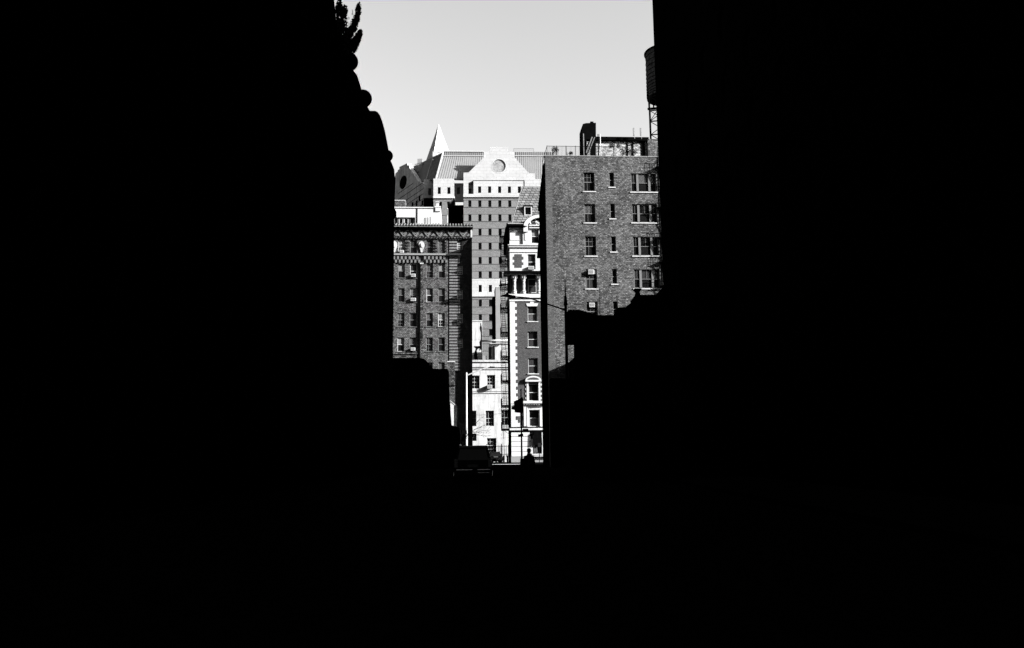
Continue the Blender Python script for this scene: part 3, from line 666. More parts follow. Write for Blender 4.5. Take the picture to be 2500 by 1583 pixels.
for h, i, k in hB:
    bl = rnd.choice([('blind_b', .5), ('blind_a', .48), ('blind_b', .95), ('blind_c', .5), ('blind_b', .5)])
    window(rb, h, 0, .2, 'grid' if (i+k) % 3 == 0 else 'sash', 'frame_w' if (i*7+k) % 4 == 0 else 'frame', bl[0], bl[1], 'white' if False else 'blind_b', .08)
for h in hB5: window(rb, h, .1, .2, 'grid', 'frame_w', 'blind_a', .6)
# rusticated quoin bands
b = MB(); per = (zb_(700)-zb_(707.2)); z = zb_(905, 1110); k = 0
while z < zb_(586):
    inwin = any(h[2]-.1 < z+per*.3 < h[3]+.1 for h in hB5)
    b.box(ub(1097), q5[0] if inwin else ub(1123, 700), -.06, .099, z, z+per*.62); 
    z += per
b.build('rustication', M['relief'], rb)
# pilasters and downpipe
b = MB().tube((ub(1024.5), -.12, 0), (ub(1024.5), -.12, zb_(642)), .09).box(ub(1023), ub(1026), -.03, -.001, 0, zb_(642)); b.build('downpipe', M['black'], rb)
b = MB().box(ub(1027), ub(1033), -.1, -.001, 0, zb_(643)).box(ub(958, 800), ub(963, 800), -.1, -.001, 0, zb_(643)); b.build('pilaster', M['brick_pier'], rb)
b = MB(); fbox(b, fB, 1025, 642, 1034, 645, -.2, -.001); b.build('pilaster_cap', M['white'], rb)
# ledges
b = MB(); fbox(b, fB, 900, 619, 1126, 623, -.35, -.001); b.build('string_course', M['grey_smooth'], rb)
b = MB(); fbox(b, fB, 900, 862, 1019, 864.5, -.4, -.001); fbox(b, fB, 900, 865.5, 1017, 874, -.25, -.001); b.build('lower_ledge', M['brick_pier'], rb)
# corbel table
b = MB(); u = ub(960, 635); du = ub(1009.5)-ub(1000); k = 0
while u < ub(1092):
    if not (ub(1021) < u < ub(1032)):
        zt_ = zb_(627)
        b.box(u, u+du*.5, -.22, -.001, zt_-.42, zt_); b.box(u+du*.5, u+du*.95, -.2, -.001, zt_-.85, zt_-.45)
    u += du
b.build('corbel_table', M['relief'], rb)
# diaper studs between top windows
b = MB()
for a, c in ((990.5, 1000), (1059, 1069.5), (1088, 1092)):
    for py in (590, 597, 604, 611): u0, u1, z0, z1 = fB.r(a+2, py, c-2, py+3.5, -.15); b.box(u0, u1, -.15, -.001, z0, z1)
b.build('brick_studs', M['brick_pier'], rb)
# cartouches
for px_ in (1029.5, 962.5):
    u, z0 = fB.uz(px_, 617, -.15); z1 = fB.uz(px_, 588, -.15)[1]; h = z1-z0
    pr = [(0, 0), (.12, .05*h), (.17, .25*h), (.38, .62*h), (.30, .86*h), (.1, .95*h), (0, h), (-.1, .95*h), (-.30, .86*h), (-.38, .62*h), (-.17, .25*h), (-.12, .05*h)]
    c_ = MB().prism([(u+x, z0+z) for x, z in pr], -.16, -.001).build('cartouche', M['white'], rb)
    MB().ball((u, -.16, z0+.6*h), .24, 14, 1.35, 1, .6).build('oval_boss', M['white_clean'], c_, smooth=True)
# frieze
zf0, zf1 = zb_(579, 1050), zb_(555.5, 1050)
MB().box(UL_, ub(1152.5, 565), -.12, 12, zc+.003, zb_(551)).build('frieze_wall', M['brick_old'], rb)
b = MB(); per = ub(1029.3)-ub(1000); u = ub(984.5)-per*3; hz = zf1-zf0
while u < ub(1140):
    for w_, dpt, sh in ((.14, .14, 0), (.10, .12, .3)):
        for sgn in (-1, 1):
            a0 = (u, zf0+.05+sh); a1 = (u+sgn*per*.5, zf0+hz*.85+sh*.4)
            dx, dz = a1[0]-a0[0], a1[1]-a0[1]; ln = math.hypot(dx, dz); nx, nz = -dz/ln*w_/2, dx/ln*w_/2
            b.prism([(a0[0]-nx, a0[1]-nz), (a1[0]-nx, a1[1]-nz), (a1[0]+nx, a1[1]+nz), (a0[0]+nx, a0[1]+nz)], -.12-dpt-(.004 if sgn > 0 else 0), -.121)
    m_ = u+per*.5; b.prism([(m_-.33, zf0+.1), (m_+.33, zf0+.1), (m_, zf0+.45)], -.22, -.121)
    u += per
b.build('zigzag_relief', M['relief'], rb)
b = MB(); u = ub(984.5)-per*3
while u < ub(1145): b.ball((u-.1, -.25, zf1-.3), .3, 10, .8); b.box(u-.25, u+.1, -.45, -.122, zf1-.2, zf1-.02); u += per
b.build('carved_corbel', M['black'], rb)
b = MB(); u = UL_
while u < -.1: b.box(u, u+.2, -.3, -.121, zb_(583), zb_(580)); u += .38
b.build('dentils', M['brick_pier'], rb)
b = MB(); fbox(b, fB, 1149, 556, 1153, 580, -.3, .5); b.build('end_bracket', M['white'], rb)
# tile cornice
b = MB(); zt0, zt1 = zb_(552, 1050, -.9), zb_(545, 1050, -.4)
b.add([(UL_, -.9, zt0), (.12, -.9, zt0), (.12, 1.2, zt1+.25), (UL_, 1.2, zt1+.25), (UL_, -.9, zt0-.12), (.12, -.9, zt0-.12), (.12, 1.2, zt0-.12), (UL_, 1.2, zt0-.12)], [(0, 1, 2, 3), (4, 7, 6, 5), (4, 5, 1, 0), (5, 6, 2, 1), (7, 4, 0, 3), (6, 7, 3, 2)])
tc_ = b.build('tile_cornice', M['tile'], rb)
b = MB(); u = UL_+.1
while u < .1: b.tube((u, -.95, zt0+.08), (u, 1.1, zt1+.3), .10, .10, 8); u += .37
b.build('roof_tiles', M['tile'], tc_, smooth=True)
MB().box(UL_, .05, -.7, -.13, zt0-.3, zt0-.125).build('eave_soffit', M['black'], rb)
MB().box(UL_, -.1, .3, 12, zc+.01, zb_(549)).build('roof_deck', M['stone_shade'], rb)
for l_, t_, r_2, b_2, lab in ((976, 611, 985.5, 617, 'small white air conditioner in the top floor window left of the carved cartouche'),
        (1004, 668.7, 1014, 676, 'white air conditioner in the second row window beside the downpipe of the dark brick block'),
        (1003, 727.6, 1015, 735, 'wide grey fronted air conditioner in the third row window beside the downpipe'),
        (1003, 849, 1013.5, 856, 'lowest white air conditioner of the dark brick block, just above its ledge')):
    air_conditioner(fB, l_, t_, r_2, b_2, -.35, lab, .5)
# penthouse
fP = Face(1076, 520, 111)
rp = fP.root('white_penthouse', 'white rooftop penthouse with long window strip on the dark brick block', 'penthouse')
zd = fP.uz(1020, 552)[1]-.5
u0, u1, z0, z1 = fP.r(955, 531, 1013.5, 543)
UPL = fP.uz(940, 520)[0]; ZPT = fP.uz(1020, 507.5)[1]
MB().wall(UPL, 0, zd, ZPT, 0, 6, [(u0, u1, zd, z1)], .35).build('wall', M['white_clean'], rp)
b = MB(); fbox(b, fP, 940, 505.5, 1062, 508, -.12, 6); b.build('coping', M['white_clean'], rp)
b = MB(); fbox(b, fP, 1061, 503.5, 1076.5, 506.5, -.2, .6); fbox(b, fP, 1063, 506.5, 1075.5, 516, -.15, .0-.001); b.build('corner_cap', M['white_clean'], rp)
MB().tube((fP.uz(1018.7, 520)[0], -.05, zd), (fP.uz(1018.7, 520)[0], -.05, ZPT-.1), .05).build('downpipe', M['iron'], rp)
window(rp, (u0, u1, zd, z1), 0, .35, 'none')
for a in (962, 974, 986.5, 1000):
    l4 = fP.r(a, 532.5, a+10.5, 545, .2); w4 = MB().box(l4[0], l4[0]+.08, .2, .3, l4[2], l4[3]).box(l4[1]-.08, l4[1], .2, .3, l4[2], l4[3]).box(l4[0]+.08, l4[1]-.08, .2, .3, l4[3]-.12, l4[3])
    w4.build('window_frame', M['white_clean' if a in (974, 986.5) else 'frame'], rp)
b = MB()
for a, t_ in ((1036, 532), (1044, 531), (1050, 530)): fbox(b, fP, a, t_, a+(5 if a == 1036 else 2), 545, -.02, -.001)
b.build('wall_panel', M['grey_smooth'], rp)
u0, u1, z0, z1 = fP.r(1065, 495, 1071.5, 504, .1); MB().box(u0, u1, .1, .5, z0, z1).box(u0-.08, u1+.08, .0, .6, z1+.003, z1+.12).build('chimney_pot', M['white_clean'], rp)
fbox(MB(), fP, 965, 490, 988.5, 507, 2, 4).build('brick_chimney', M['brick_old'], rp)
fbox(MB(), fP, 964, 488.6, 989.5, 490.2, 1.9, 4.1).build('chimney_coping', M['white'], rp)
# ================================================================== low left dark building + pier + pale shed
fL = Face(1092, 1000, 76, 0)
rl = fL.root('low_dark_house', 'low black shaded house with chamfered roof in front of the dark brick block', 'building')
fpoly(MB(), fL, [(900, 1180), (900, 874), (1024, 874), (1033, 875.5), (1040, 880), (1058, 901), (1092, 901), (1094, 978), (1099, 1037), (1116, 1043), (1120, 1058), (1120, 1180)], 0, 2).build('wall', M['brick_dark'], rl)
fL2 = Face(1093, 930, 102.5, YAW)
rl2 = fL2.root('brick_pier', 'narrow speckled brick pier rising beside the dark street corner', 'chimney pier')
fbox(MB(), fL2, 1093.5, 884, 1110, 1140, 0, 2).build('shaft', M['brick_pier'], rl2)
fbox(MB(), fL2, 1092, 882, 1111, 884.5, -.12, 2.1).build('cap', M['white'], rl2)
fS = Face(1100, 1010, 101, R(8))
rs = fS.root('pale_shed', 'narrow pale corrugated screen panel with slanting top at the dark left corner', 'screen panel')
fpoly(MB(), fS, [(1099.5, 979), (1106, 987), (1116, 994), (1115, 1042), (1101, 1038)], 0, .3).build('panel', M['white_old'], rs)
b = MB(); p0 = fS.uz(1099, 978.5); p1 = fS.uz(1116.5, 993.5); b.bar((p0[0], -.03, p0[1]), (p1[0], -.03, p1[1]), .07); b.build('top_rail', M['white_clean'], rs)
b = MB(); p0 = fS.uz(1110, 991); p1 = fS.uz(1110, 1040); b.bar((p0[0], -.02, p0[1]), (p1[0], -.02, p1[1]), .05); b.build('seam', M['frame_d'], rs)
# ================================================================== white building at the end
fW = Face(1155, 1000, 118)
rw = fW.root('white_town_building', 'weathered white three storey building closing the end of the street', 'building')
def zw(py, px=1190, y=0): return fW.uz(px, py, y)[1]
WU0, WU1 = fW.uz(1130, 1000)[0], fW.uz(1262, 1000)[0]
hW = [fW.r(1152, 917, 1171, 949.5), fW.r(1189, 916, 1209, 949.5), fW.r(1146, 1003, 1163, 1041), fW.r(1185.7, 1003, 1206, 1040.7), fW.r(1223, 1001, 1248, 1038.5), fW.r(1148, 1059, 1163.5, 1077), fW.r(1189, 1070, 1212, 1106)]
MB().wall(WU0, WU1, 0, zw(884), 0, 8, hW, .3).build('wall', M['white_old'], rw)
for h in hW: window(rw, h, 0, .3, 'grid', 'frame_w', None, .5, None, fw=.05)
b = MB(); fbox(b, fW, 1120, 879, 1262, 884, -.2, 8.2); b.build('parapet', M['white'], rw)
b = MB(); fbox(b, fW, 1120, 896.8, 1262, 898.6, -.22, -.001); fbox(b, fW, 1120, 884.1, 1262, 885.8, -.1, -.001); b.build('cornice_line', M['frame_d'], rw)
b = MB(); fbox(b, fW, 1120, 899, 1262, 902, -.15, -.001); fbox(b, fW, 1120, 958, 1262, 960.5, -.12, -.001); fbox(b, fW, 1120, 953, 1262, 956, -.08, -.001); b.build('string_course', M['white'], rw)
air_conditioner(fW, 1190, 940, 1201.5, 948.8, -.75, 'white air conditioner in the white building window, long slanting shadow below', .95)
# roof objects behind
fV = Face(1154, 830, 127)
rv = fV.root('peeling_party_wall', 'tall whitewashed wall fragment with black peeling edge above the white building', 'wall')
fbox(MB(), fV, 1140, 785, 1177.5, 900, 0, 1.2).build('wall', M['white_old'], rv)
fbox(MB(), fV, 1140, 782.5, 1178, 784.8, -.1, 1.3).build('coping', M['white_clean'], rv)
b = MB(); fpoly(b, fV, [(1174, 788), (1176.5, 800), (1177, 830), (1177, 860), (1175, 852), (1171, 856), (1173, 845), (1171.5, 836), (1175, 828), (1174.5, 812), (1172, 801), (1173.5, 796)], -.04, -.001)
fpoly(b, fV, [(1157, 846), (1172, 845), (1175, 850), (1168, 851), (1164, 856), (1165, 866), (1166.5, 878), (1159, 878), (1157, 868), (1160, 858), (1163, 851)], -.04, -.001)
b.build('peeled_patch', M['black'], rv)
fC2 = Face(1210, 760, 140)
rc = fC2.root('cement_slab_tower', 'plain pale cement slab rising between the fire escape and the banded building', 'building')
u0, u1, z0, z1 = fC2.r(1210.5, 702, 1250, 900)
MB().box(u0, u1, 0, 5, 0, z1).build('wall', M['grey_smooth'], rc)
MB().box(u0-.04, u1, -.05, 5, z1+.003, z1+.15).build('coping', M['white'], rc)
u2 = fC2.uz(1203.5, 770)[0]; MB().box(u2, u0-.01, .8, 5, 0, fC2.uz(1205, 722)[1]).box(u2-.1, u2+.1, .7, 1.5, fC2.uz(1205, 733)[1], fC2.uz(1205, 726)[1]).build('flue', M['black'], rc)
fK = Face(1198, 860, 124)
rk = fK.root('roof_bulkhead', 'small white roof bulkhead with pipe rail above the white building', 'roof bulkhead')
fbox(MB(), fK, 1198, 840, 1262, 900, 0, 2).build('wall', M['white'], rk)
fbox(MB(), fK, 1196.5, 838, 1262, 840.2, -.15, 2.1).build('coping', M['white_clean'], rk)
a0 = fK.uz(1177, 833, -.8); a1 = fK.uz(1243, 831, -.8)
MB().tube((a0[0], -.8, a0[1]), (a1[0], -.8, a1[1]), .15).build('pipe', M['white_clean'], rk, smooth=True)
b = MB(); fbox(b, fK, 1193, 848, 1200, 900, -.5, -.1); fbox(b, fK, 1206, 845, 1208.5, 900, -.3, -.001); b.build('flue', M['black'], rk)
fbox(MB(), fK, 1178, 869, 1188, 900, -.3, .1).build('hatch', M['grey_smooth'], rk)
# ================================================================== banded building with white gable
aM = R(2.2)
fM = Face(1131.5, 500, 183, aM)
rm = fM.root('gabled_office_block', 'tall pale banded brick block with white gable, round recess and ribbed mansard roof', 'building')
def zm(py, px=1200, y=0): return fM.uz(px, py, y)[1]
def um(px, py=500, y=0): return fM.uz(px, py, y)[0]
MU1 = um(1350)
cxs = [1147.5, 1172, 1196.5, 1221, 1245.5, 1270, 1294, 1318]
rowsM = [(490, 505.5), (524.3, 540.3), (559, 575), (593.5, 609.5), (628.3, 644.4), (663.3, 679)]
rowsM2 = [(732, 748.5), (768, 784), (804, 820), (840, 856)]
us_ = [(um(c-4, 560), um(c+3.6, 560)) for c in cxs]
hM = [(a, c, zm(bt), zm(t)) for t, bt in rowsM for a, c in us_]; hMb = [(a, c, zm(713.5), zm(696)) for a, c in us_]; hM2 = [(a, c, zm(bt), zm(t)) for t, bt in rowsM2 for a, c in us_]
zg = zm(481.5); zw0, zw1 = zm(724), zm(680.5)
MB().wall(0, MU1, zw1, zg, 0, 14, hM, .25).build('brick_wall', M['brick_pale'], rm)
MB().wall(0, MU1, 0, zw0, 0, 14, hM2, .25).build('lower_brick_wall', M['brick_pale'], rm)
MB().wall(0, MU1, zw0+.002, zw1-.002, -.03, 14, hMb, .28).build('white_storey', M['white_gable'], rm)
b = MB(); fbox(b, fM, 1131, 718, 1350, 724, -.25, -.04); b.build('string_course', M['white_gable'], rm)
b = MB(); fbox(b, fM, 1131, 475.5, 1350, 481.5, -.3, -.001); b.build('string_course', M['white_gable'], rm)
b = MB()
for t, bt in rowsM + rowsM2: fbox(b, fM, 1131.5, t-1.2, 1350, t-.4, -.04, -.001); fbox(b, fM, 1131.5, bt+.6, 1350, bt+1.4, -.05, -.001)
b.build('band_joint', M['sign_grey'], rm)
for h in hM+hM2: window(rm, h, 0, .25, 'none')
for h in hMb: window(rm, h, -.03, .28, 'none')
pc_ = plain('pier_cement', .185, .08, 2)
for k, (t, bt) in enumerate(rowsM): MB().wall(.1, MU1, zm(bt+.2), zm(t-.2), -.02, .019, hM[k*8:k*8+8], .018, False).build('window_band', pc_, rm)
# gable storey with windows
us0 = [(um(c-4, 463), um(c+3.6, 463)) for c in (1147.5, 1171.2, 1195.6, 1220, 1244, 1268.3, 1292, 1316)]
hG = [(a, c, zm(471), zm(455)) for a, c in us0]
MB().wall(0, MU1, zm(475.5), zm(440.7), .0, 14, [(um(1143.5, 460), um(1281, 460), zm(474), zm(440.71))], .12).build('gable_storey', M['white_gable'], rm)
MB().wall(um(1156, 460), um(1281, 460), zm(474), zm(440.8), .12, .5, hG[1:6], .25).build('recessed_storey', M['white_gable'], rm)
for h in hG[1:6]: window(rm, h, .12, .25, 'none')
MB().wall(um(1143.5, 460), um(1156, 460)-.003, zm(474), zm(440.8), 1.6, .5, hG[:1], .25).build('chamfer_recess', M['white_gable'], rm)
window(rm, hG[0], 1.6, .25, 'none')
fpoly(MB(), fM, [(1143.5, 446.8), (1143.5, 440.9), (1156, 440.9)], .0, 1.5).build('recess_head', M['white_gable'], rm)
# gable with round recess: outline ring built around a circular hole
gp = [(1131.5, 440.7), (1131.5, 422), (1144, 421.6), (1181, 385), (1181, 371), (1195.5, 371), (1195.5, 359.5), (1241, 359.5), (1241, 371), (1256, 371), (1256, 384), (1291, 423), (1305, 424), (1307, 437.5), (1350, 438), (1350, 440.7)]
G = [fM.uz(x, y) for x, y in gp]; cc = fM.uz(1218, 405.5); rc_ = fM.uz(1234.8, 405.5)[0]-cc[0]
circ = [(cc[0]+rc_*math.cos(math.tau*i/40), cc[1]+rc_*math.sin(math.tau*i/40)) for i in range(40)]
me_b = bpy.data.curves.new('tmp', 'CURVE'); me_b.dimensions = '2D'; me_b.fill_mode = 'BOTH'; me_b.extrude = .25
for pp in (G, circ):
    s_ = me_b.splines.new('POLY'); s_.points.add(len(pp)-1)
    for i, (x, z) in enumerate(pp): s_.points[i].co = (x, z, 0, 1)
    s_.use_cyclic_u = True
to = bpy.data.objects.new('tmp', me_b); C.objects.link(to); dg = bpy.context.evaluated_depsgraph_get(); dg.update()
me2 = bpy.data.meshes.new_from_object(to.evaluated_get(dg)); bpy.data.objects.remove(to)
for v in me2.vertices: v.co = Vector((v.co.x, .25-v.co.z, v.co.y+.002))
me2.name = 'gable'; me2.materials.clear(); me2.materials.append(M['white_gable']); put('gable', me2, rm, (0, 0, 0))
b = MB(); k = 40; b.add([(x, .16, z) for x, z in circ], [tuple(range(k))]); b.add([(x, .25, z) for x, z in circ], [tuple(range(k-1, -1, -1))]); b.build('round_recess', M['stain_disc'], rm)
b = MB(); ri = rc_*1.0
for i in range(40):
    a, c = circ[i], circ[(i+1) % 40]; sc = lambda p, s: (cc[0]+(p[0]-cc[0])*s, cc[1]+(p[1]-cc[1])*s)
    b.prism([a, c, sc(c, 1.09), sc(a, 1.09)], -.03, -.001)
b.build('recess_ring', M['white_clean'], rm)
# ribbed roofs
def ribbed(name, A, B, Cc, D, par, mat, seam, step=.46, h=.085):
    """A,B bottom left/right, Cc,D top left/right (world points)"""
    A, B, Cc, D = map(Vector, (A, B, Cc, D)); nrm = (B-A).cross(Cc-A).normalized()
    if nrm.y > 0 and abs(nrm.y) > .05: nrm = -nrm
    t = nrm*-.25
    m = MB(); m.add([A, B, D, Cc, A+t, B+t, D+t, Cc+t], [(0, 1, 2, 3), (7, 6, 5, 4), (0, 4, 5, 1), (1, 5, 6, 2), (2, 6, 7, 3), (3, 7, 4, 0)])
    o = m.build(name, mat, par, world=True); s_ = MB(); k = max(2, int((D-Cc).length/step))
    for i in range(k+1):
        q = i/k; a, c = A.lerp(B, q), Cc.lerp(D, q); x = (B-A).normalized()*.045
        s_.hexa([a-x+nrm*.003, a+x+nrm*.003, a+x+nrm*h, a-x+nrm*h], [c-x+nrm*.003, c+x+nrm*.003, c+x+nrm*h, c-x+nrm*h])
    s_.build('standing_seam', seam, o, world=False)
    M4 = (Matrix.Translation(par.location) @ par.rotation_euler.to_matrix().to_4x4()).inverted()
    so_ = o.children[0]
    for v in so_.data.vertices: v.co = M4 @ v.co
    return o
def PM(px, py, y): u, z = fM.uz(px, py, y); return fM.W(u, y, z)
ribbed('ribbed_roof', PM(1064.5, 437, 1.2), PM(1182, 441, 1.2), PM(1082, 381, 5.5), PM(1182, 381.5, 5.5), rm, M['grey_metal'], M['seam'])
ribbed('ribbed_roof_crest', PM(1082, 379.5, 5.5), PM(1182, 380.3, 5.5), PM(1082, 370, 5.6), PM(1182, 371, 5.6), rm, M['grey_metal'], M['seam'])
ribbed('ribbed_roof', PM(1255, 438, 1.2), PM(1350, 441, 1.2), PM(1255, 381.5, 5.5), PM(1350, 382.5, 5.5), rm, M['grey_metal'], M['seam'])
ribbed('ribbed_roof_crest', PM(1255, 380, 5.5), PM(1350, 381, 5.5), PM(1255, 371, 5.6), PM(1350, 371.5, 5.6), rm, M['grey_metal'], M['seam'])
b = MB(); b.bar(PM(1082, 380.4, 5.3), PM(1182, 381, 5.3), .14); b.bar(PM(1256, 380.6, 5.3), PM(1350, 381.5, 5.3), .14); b.bar(PM(1082, 369.6, 5.5), PM(1182, 370.4, 5.5), .2); b.bar(PM(1064, 437, 1.1), PM(1082, 370, 5.4), .22); b.build('roof_rail', M['white_clean'], rm, world=True)
b = MB(); u0, z0 = fM.uz(1254, 366, 8); u1, _ = fM.uz(1303, 366, 8); z2 = fM.uz(1280, 363.5, 8)[1]
b.bar((u0, 8, z2), (u1, 8, z2), .08).bar((u0, 8, z2-.9), (u0, 8, z2), .08).bar((u1, 8, z2-.9), (u1, 8, z2), .08).bar((u0, 8, z2-.35), (u1, 8, z2-.35), .05); b.build('window_cleaning_rail', M['frame'], rm)
# body behind roof
MB().box(um(1130), MU1, 5.9, 14, zg-4, fM.uz(1200, 372.5, 5.9)[1]).build('attic_core', M['sign_grey'], rm)
# left bay
BL, BR = um(1058, 460), um(1108.5, 460)
hb = [fM.r(1068.6, 457.5, 1076, 473.8), fM.r(1092, 457.5, 1099.8, 473.8)]
MB().wall(BL, BR, zm(480), zm(436.5, 1085), 0, 5.4, hb, .25).build('bay_storey', M['white_gable'], rm)
for h in hb: window(rm, h, 0, .25, 'none')
b = MB(); fbox(b, fM, 1057.5, 479.5, 1110, 484, -.3, 5.4); b.build('bay_ledge', M['white_clean'], rm)
b = MB(); fpoly(b, fM, [(1058, 484.2), (1109, 484.2), (1098, 492.5), (1058, 493)], 0, 5); b.build('bay_spandrel', M['brick_pale'], rm)
b = MB(); fbox(b, fM, 1078.5, 492.8, 1091, 900, 0, 3); fbox(b, fM, 1058, 493, 1068, 900, .0, 3)
for t in (510, 545, 580): fbox(b, fM, 1076.5, t, 1094.5, t+16, -.08, -.001)
b.build('bay_pier', M['brick_pale'], rm)
b = MB(); fbox(b, fM, 1068.2, 493, 1078.3, 900, 1.2, 3); b.build('bay_window_strip', M['glass'], rm)
hr = [fM.r(1115.5, 457.5, 1123.3, 473.8, 3.2)]
MB().wall(um(1091.1), um(1131.4), 0, zm(482.5), 6, 1, [], .2).build('recess_wall', M['brick_dark'], rm)  # recess shade put into the near-black wall colour
MB().wall(BR+.001, um(1131.4), zm(482), zm(437), 3.2, .7, hr, .2).build('recess_storey', M['white_gable'], rm)
window(rm, hr[0], 3.2, .2, 'none')
# side wing in shade (faces left)
dW = Vector((-.5, .866, 0)); pW = P(1036, 470, 187); 
aW = math.atan2(-dW.y, -dW.x)          # local +x runs from far left to near right
fG = Face(1036, 470, 187, aW)
def PG(px, py, y=0): u, z = fG.uz(px, py, y); return fG.W(u, y, z)
gw = [(958, 600), (961, 470), (962, 452), (965.5, 424), (971, 419), (971, 416), (975, 413.5), (975, 408), (994.5, 398.6), (994.8, 404.5), (999, 403.5), (1000, 411), (1022, 444), (1034, 453), (1036, 470), (1036, 600)]
b = MB(); fpoly(b, fG, gw, 0, 1.0); b.build('side_gable', plain('side_gable_stone', .62, .2, .5, streak=.6, ss=.7), rm, world=False)
og = bpy.data.objects[-1] if False else [o for o in rm.children if o.name.startswith('side_gable')][-1]
MG = Matrix.Translation(fG.o) @ Matrix.Rotation(fG.a, 4, 'Z'); MR = (Matrix.Translation(rm.location) @ rm.rotation_euler.to_matrix().to_4x4()).inverted()
def to_rm(o):
    for v in o.data.vertices: v.co = MR @ (MG @ v.co)
to_rm(og)
ce = fG.uz(985, 445.5); rx = (fG.uz(993, 445.5)[0]-fG.uz(977, 445.5)[0])/2; rz = abs(fG.uz(985, 430.5)[1]-fG.uz(985, 460.5)[1])/2
b = MB().prism([(ce[0]+rx*math.cos(math.tau*i/32), ce[1]+rz*math.sin(math.tau*i/32)) for i in range(32)], -.16, -.002); to_rm(b.build('round_window', M['black'], rm))
b = MB()
for (l_, t_) in ((1024, 478), (1017, 490), (1007, 494), (1031, 490)): u0, u1, z0, z1 = fG.r(l_-2.2, t_, l_+2.2, t_+13, -.03); b.box(u0, u1, -.03, -.001, z0, z1)
to_rm(b.build('window_slot', M['black'], rm))
b = MB()
for py_ in (432, 447, 462, 474, 486, 498, 510):
    z_ = fG.uz(1015, py_+12)[1]; ul = fG.uz(966, 470)[0]; ur = fG.uz(1034, 470)[0]
    if py_ < 445: ul, ur = fG.uz(972, 440)[0], fG.uz(1008, 440)[0]
    b.box(ul, ur, -.04, -.001, z_, z_+.12)
to_rm(b.build('stone_course', M['sign_grey'], rm))
# side roofs
sr = MB(); a0, a1, a2, a3 = P(1020, 446, 192.3), P(1042, 440, 188), P(1059, 383, 192.8), P(1000, 411, 204.8)
sr.add([a0, a1, a2, a3], [(0, 1, 2, 3)]); sr.add([a0+Vector((.3, .5, 0)), a1+Vector((.3, .5, 0)), a2+Vector((.3, .5, 0)), a3+Vector((.3, .5, 0))], [(3, 2, 1, 0)]); sr.build('side_roof', M['grey_smooth'], rm, world=True)
ribbed('hip_roof', P(1040, 440, 188.3), P(1064.3, 439, 183.8), P(1057, 383, 193), P(1081, 373, 188.4), rm, M['grey_metal'], M['grey_metal'], .5, .12)
b = MB(); b.bar(P(1040, 440, 188), P(1057, 384, 192.7), .16); b.bar(P(1057, 370.6, 188), P(1082, 373, 188), .14); b.bar(P(1057, 370.6, 188), P(1057, 383, 188), .14); b.bar(P(1013, 402, 192), P(1057, 390, 187), .1); b.build('hip_rail', M['white'], rm, world=True)
b = MB(); 
for k in range(8): b.bar(P(1058+k*3, 371+k*.2, 188.2), P(1058+k*3, 382-k*1.2, 188.2), .14)
b.build('hip_crest', M['grey_metal'], rm, world=True)
b = MB(); p0 = P(1019, 388, 196); p1 = P(1031, 400, 196); b.box(p0.x, p1.x, 196, 199, p1.z-2, p0.z); b.build('roof_box', M['grey_smooth'], rm, world=True)
b = MB(); p0 = P(996, 399, 196); p1 = P(1013, 412, 196); b.hexa([(p0.x, 196, p1.z), (p1.x, 196, p1.z), (p1.x, 198, p1.z), (p0.x, 198, p1.z)], [(p0.x, 196, p0.z), (p0.x+.8, 196, p0.z-.3), (p0.x+.8, 198, p0.z-.3), (p0.x, 198, p0.z)]); b.build('gable_return', M['white_clean'], rm, world=True)
p0 = P(1034, 438.5, 186.6); p1 = P(1058.5, 438.5, 186.6); q0 = P(1045.5, 477, 186.6); q1 = P(1053, 460, 186.6)
MB().wall(p0.x, p1.x, 0, p0.z, 186.6, 2, [(q0.x, q1.x, q0.z, q1.z)], .2).build('turn_wall', M['white_gable'], rm, world=True)
MB().box(q0.x-.05, q1.x+.05, 186.8, 186.83, q0.z-.05, q1.z+.05).build('window', M['glass'], rm, world=True)
q0 = P(1040, 484, 186.5); MB().box(p0.x+.1, p1.x-.003, 186.45, 186.598, 0, q0.z).build('turn_wall_base', M['brick_dark'], rm, world=True)
# ================================================================== pyramid spire
ap = P(1071, 304, 320); sp = empty('pyramid_spire', (ap.x, 320, 0), 0, 'pointed pyramid tower roof with bright cap behind the gabled block', 'tower')
zb0 = P(1071, 400, 320)[2]; Dg = 6.1; hh = ap.z-zb0; th0 = R(-90-17)
cor = [(Dg*math.cos(th0+k*math.pi/2), Dg*math.sin(th0+k*math.pi/2)) for k in range(4)]
s1 = .155
MB().hexa([(x, y, zb0) for x, y in cor], [(x*s1, y*s1, ap.z-hh*s1) for x, y in cor]).build('roof_slope', plain('spire_tile', .52, .05, .3), sp)
MB().hexa([(x*s1*1.15, y*s1*1.15, ap.z-hh*s1+.003) for x, y in cor], [(x*.004, y*.004, ap.z) for x, y in cor]).build('spire_cap', M['white_clean'], sp)
MB().hexa([(x*1.05, y*1.05, 0) for x, y in cor], [(x*1.05, y*1.05, zb0-.01) for x, y in cor]).build('tower_shaft', M['white_old'], sp)
b = MB(); s2 = .62
for k in range(4): x0, y0 = cor[k]; x1, y1 = cor[(k+1) % 4]; b.bar((x0*s2*1.01, y0*s2*1.01, ap.z-hh*s2), (x1*s2*1.01, y1*s2*1.01, ap.z-hh*s2), .12)
b.build('slope_joint', M['sign_grey'], sp)
# ================================================================== street furniture
def pt(px, py, Y): return P(px, py, Y)
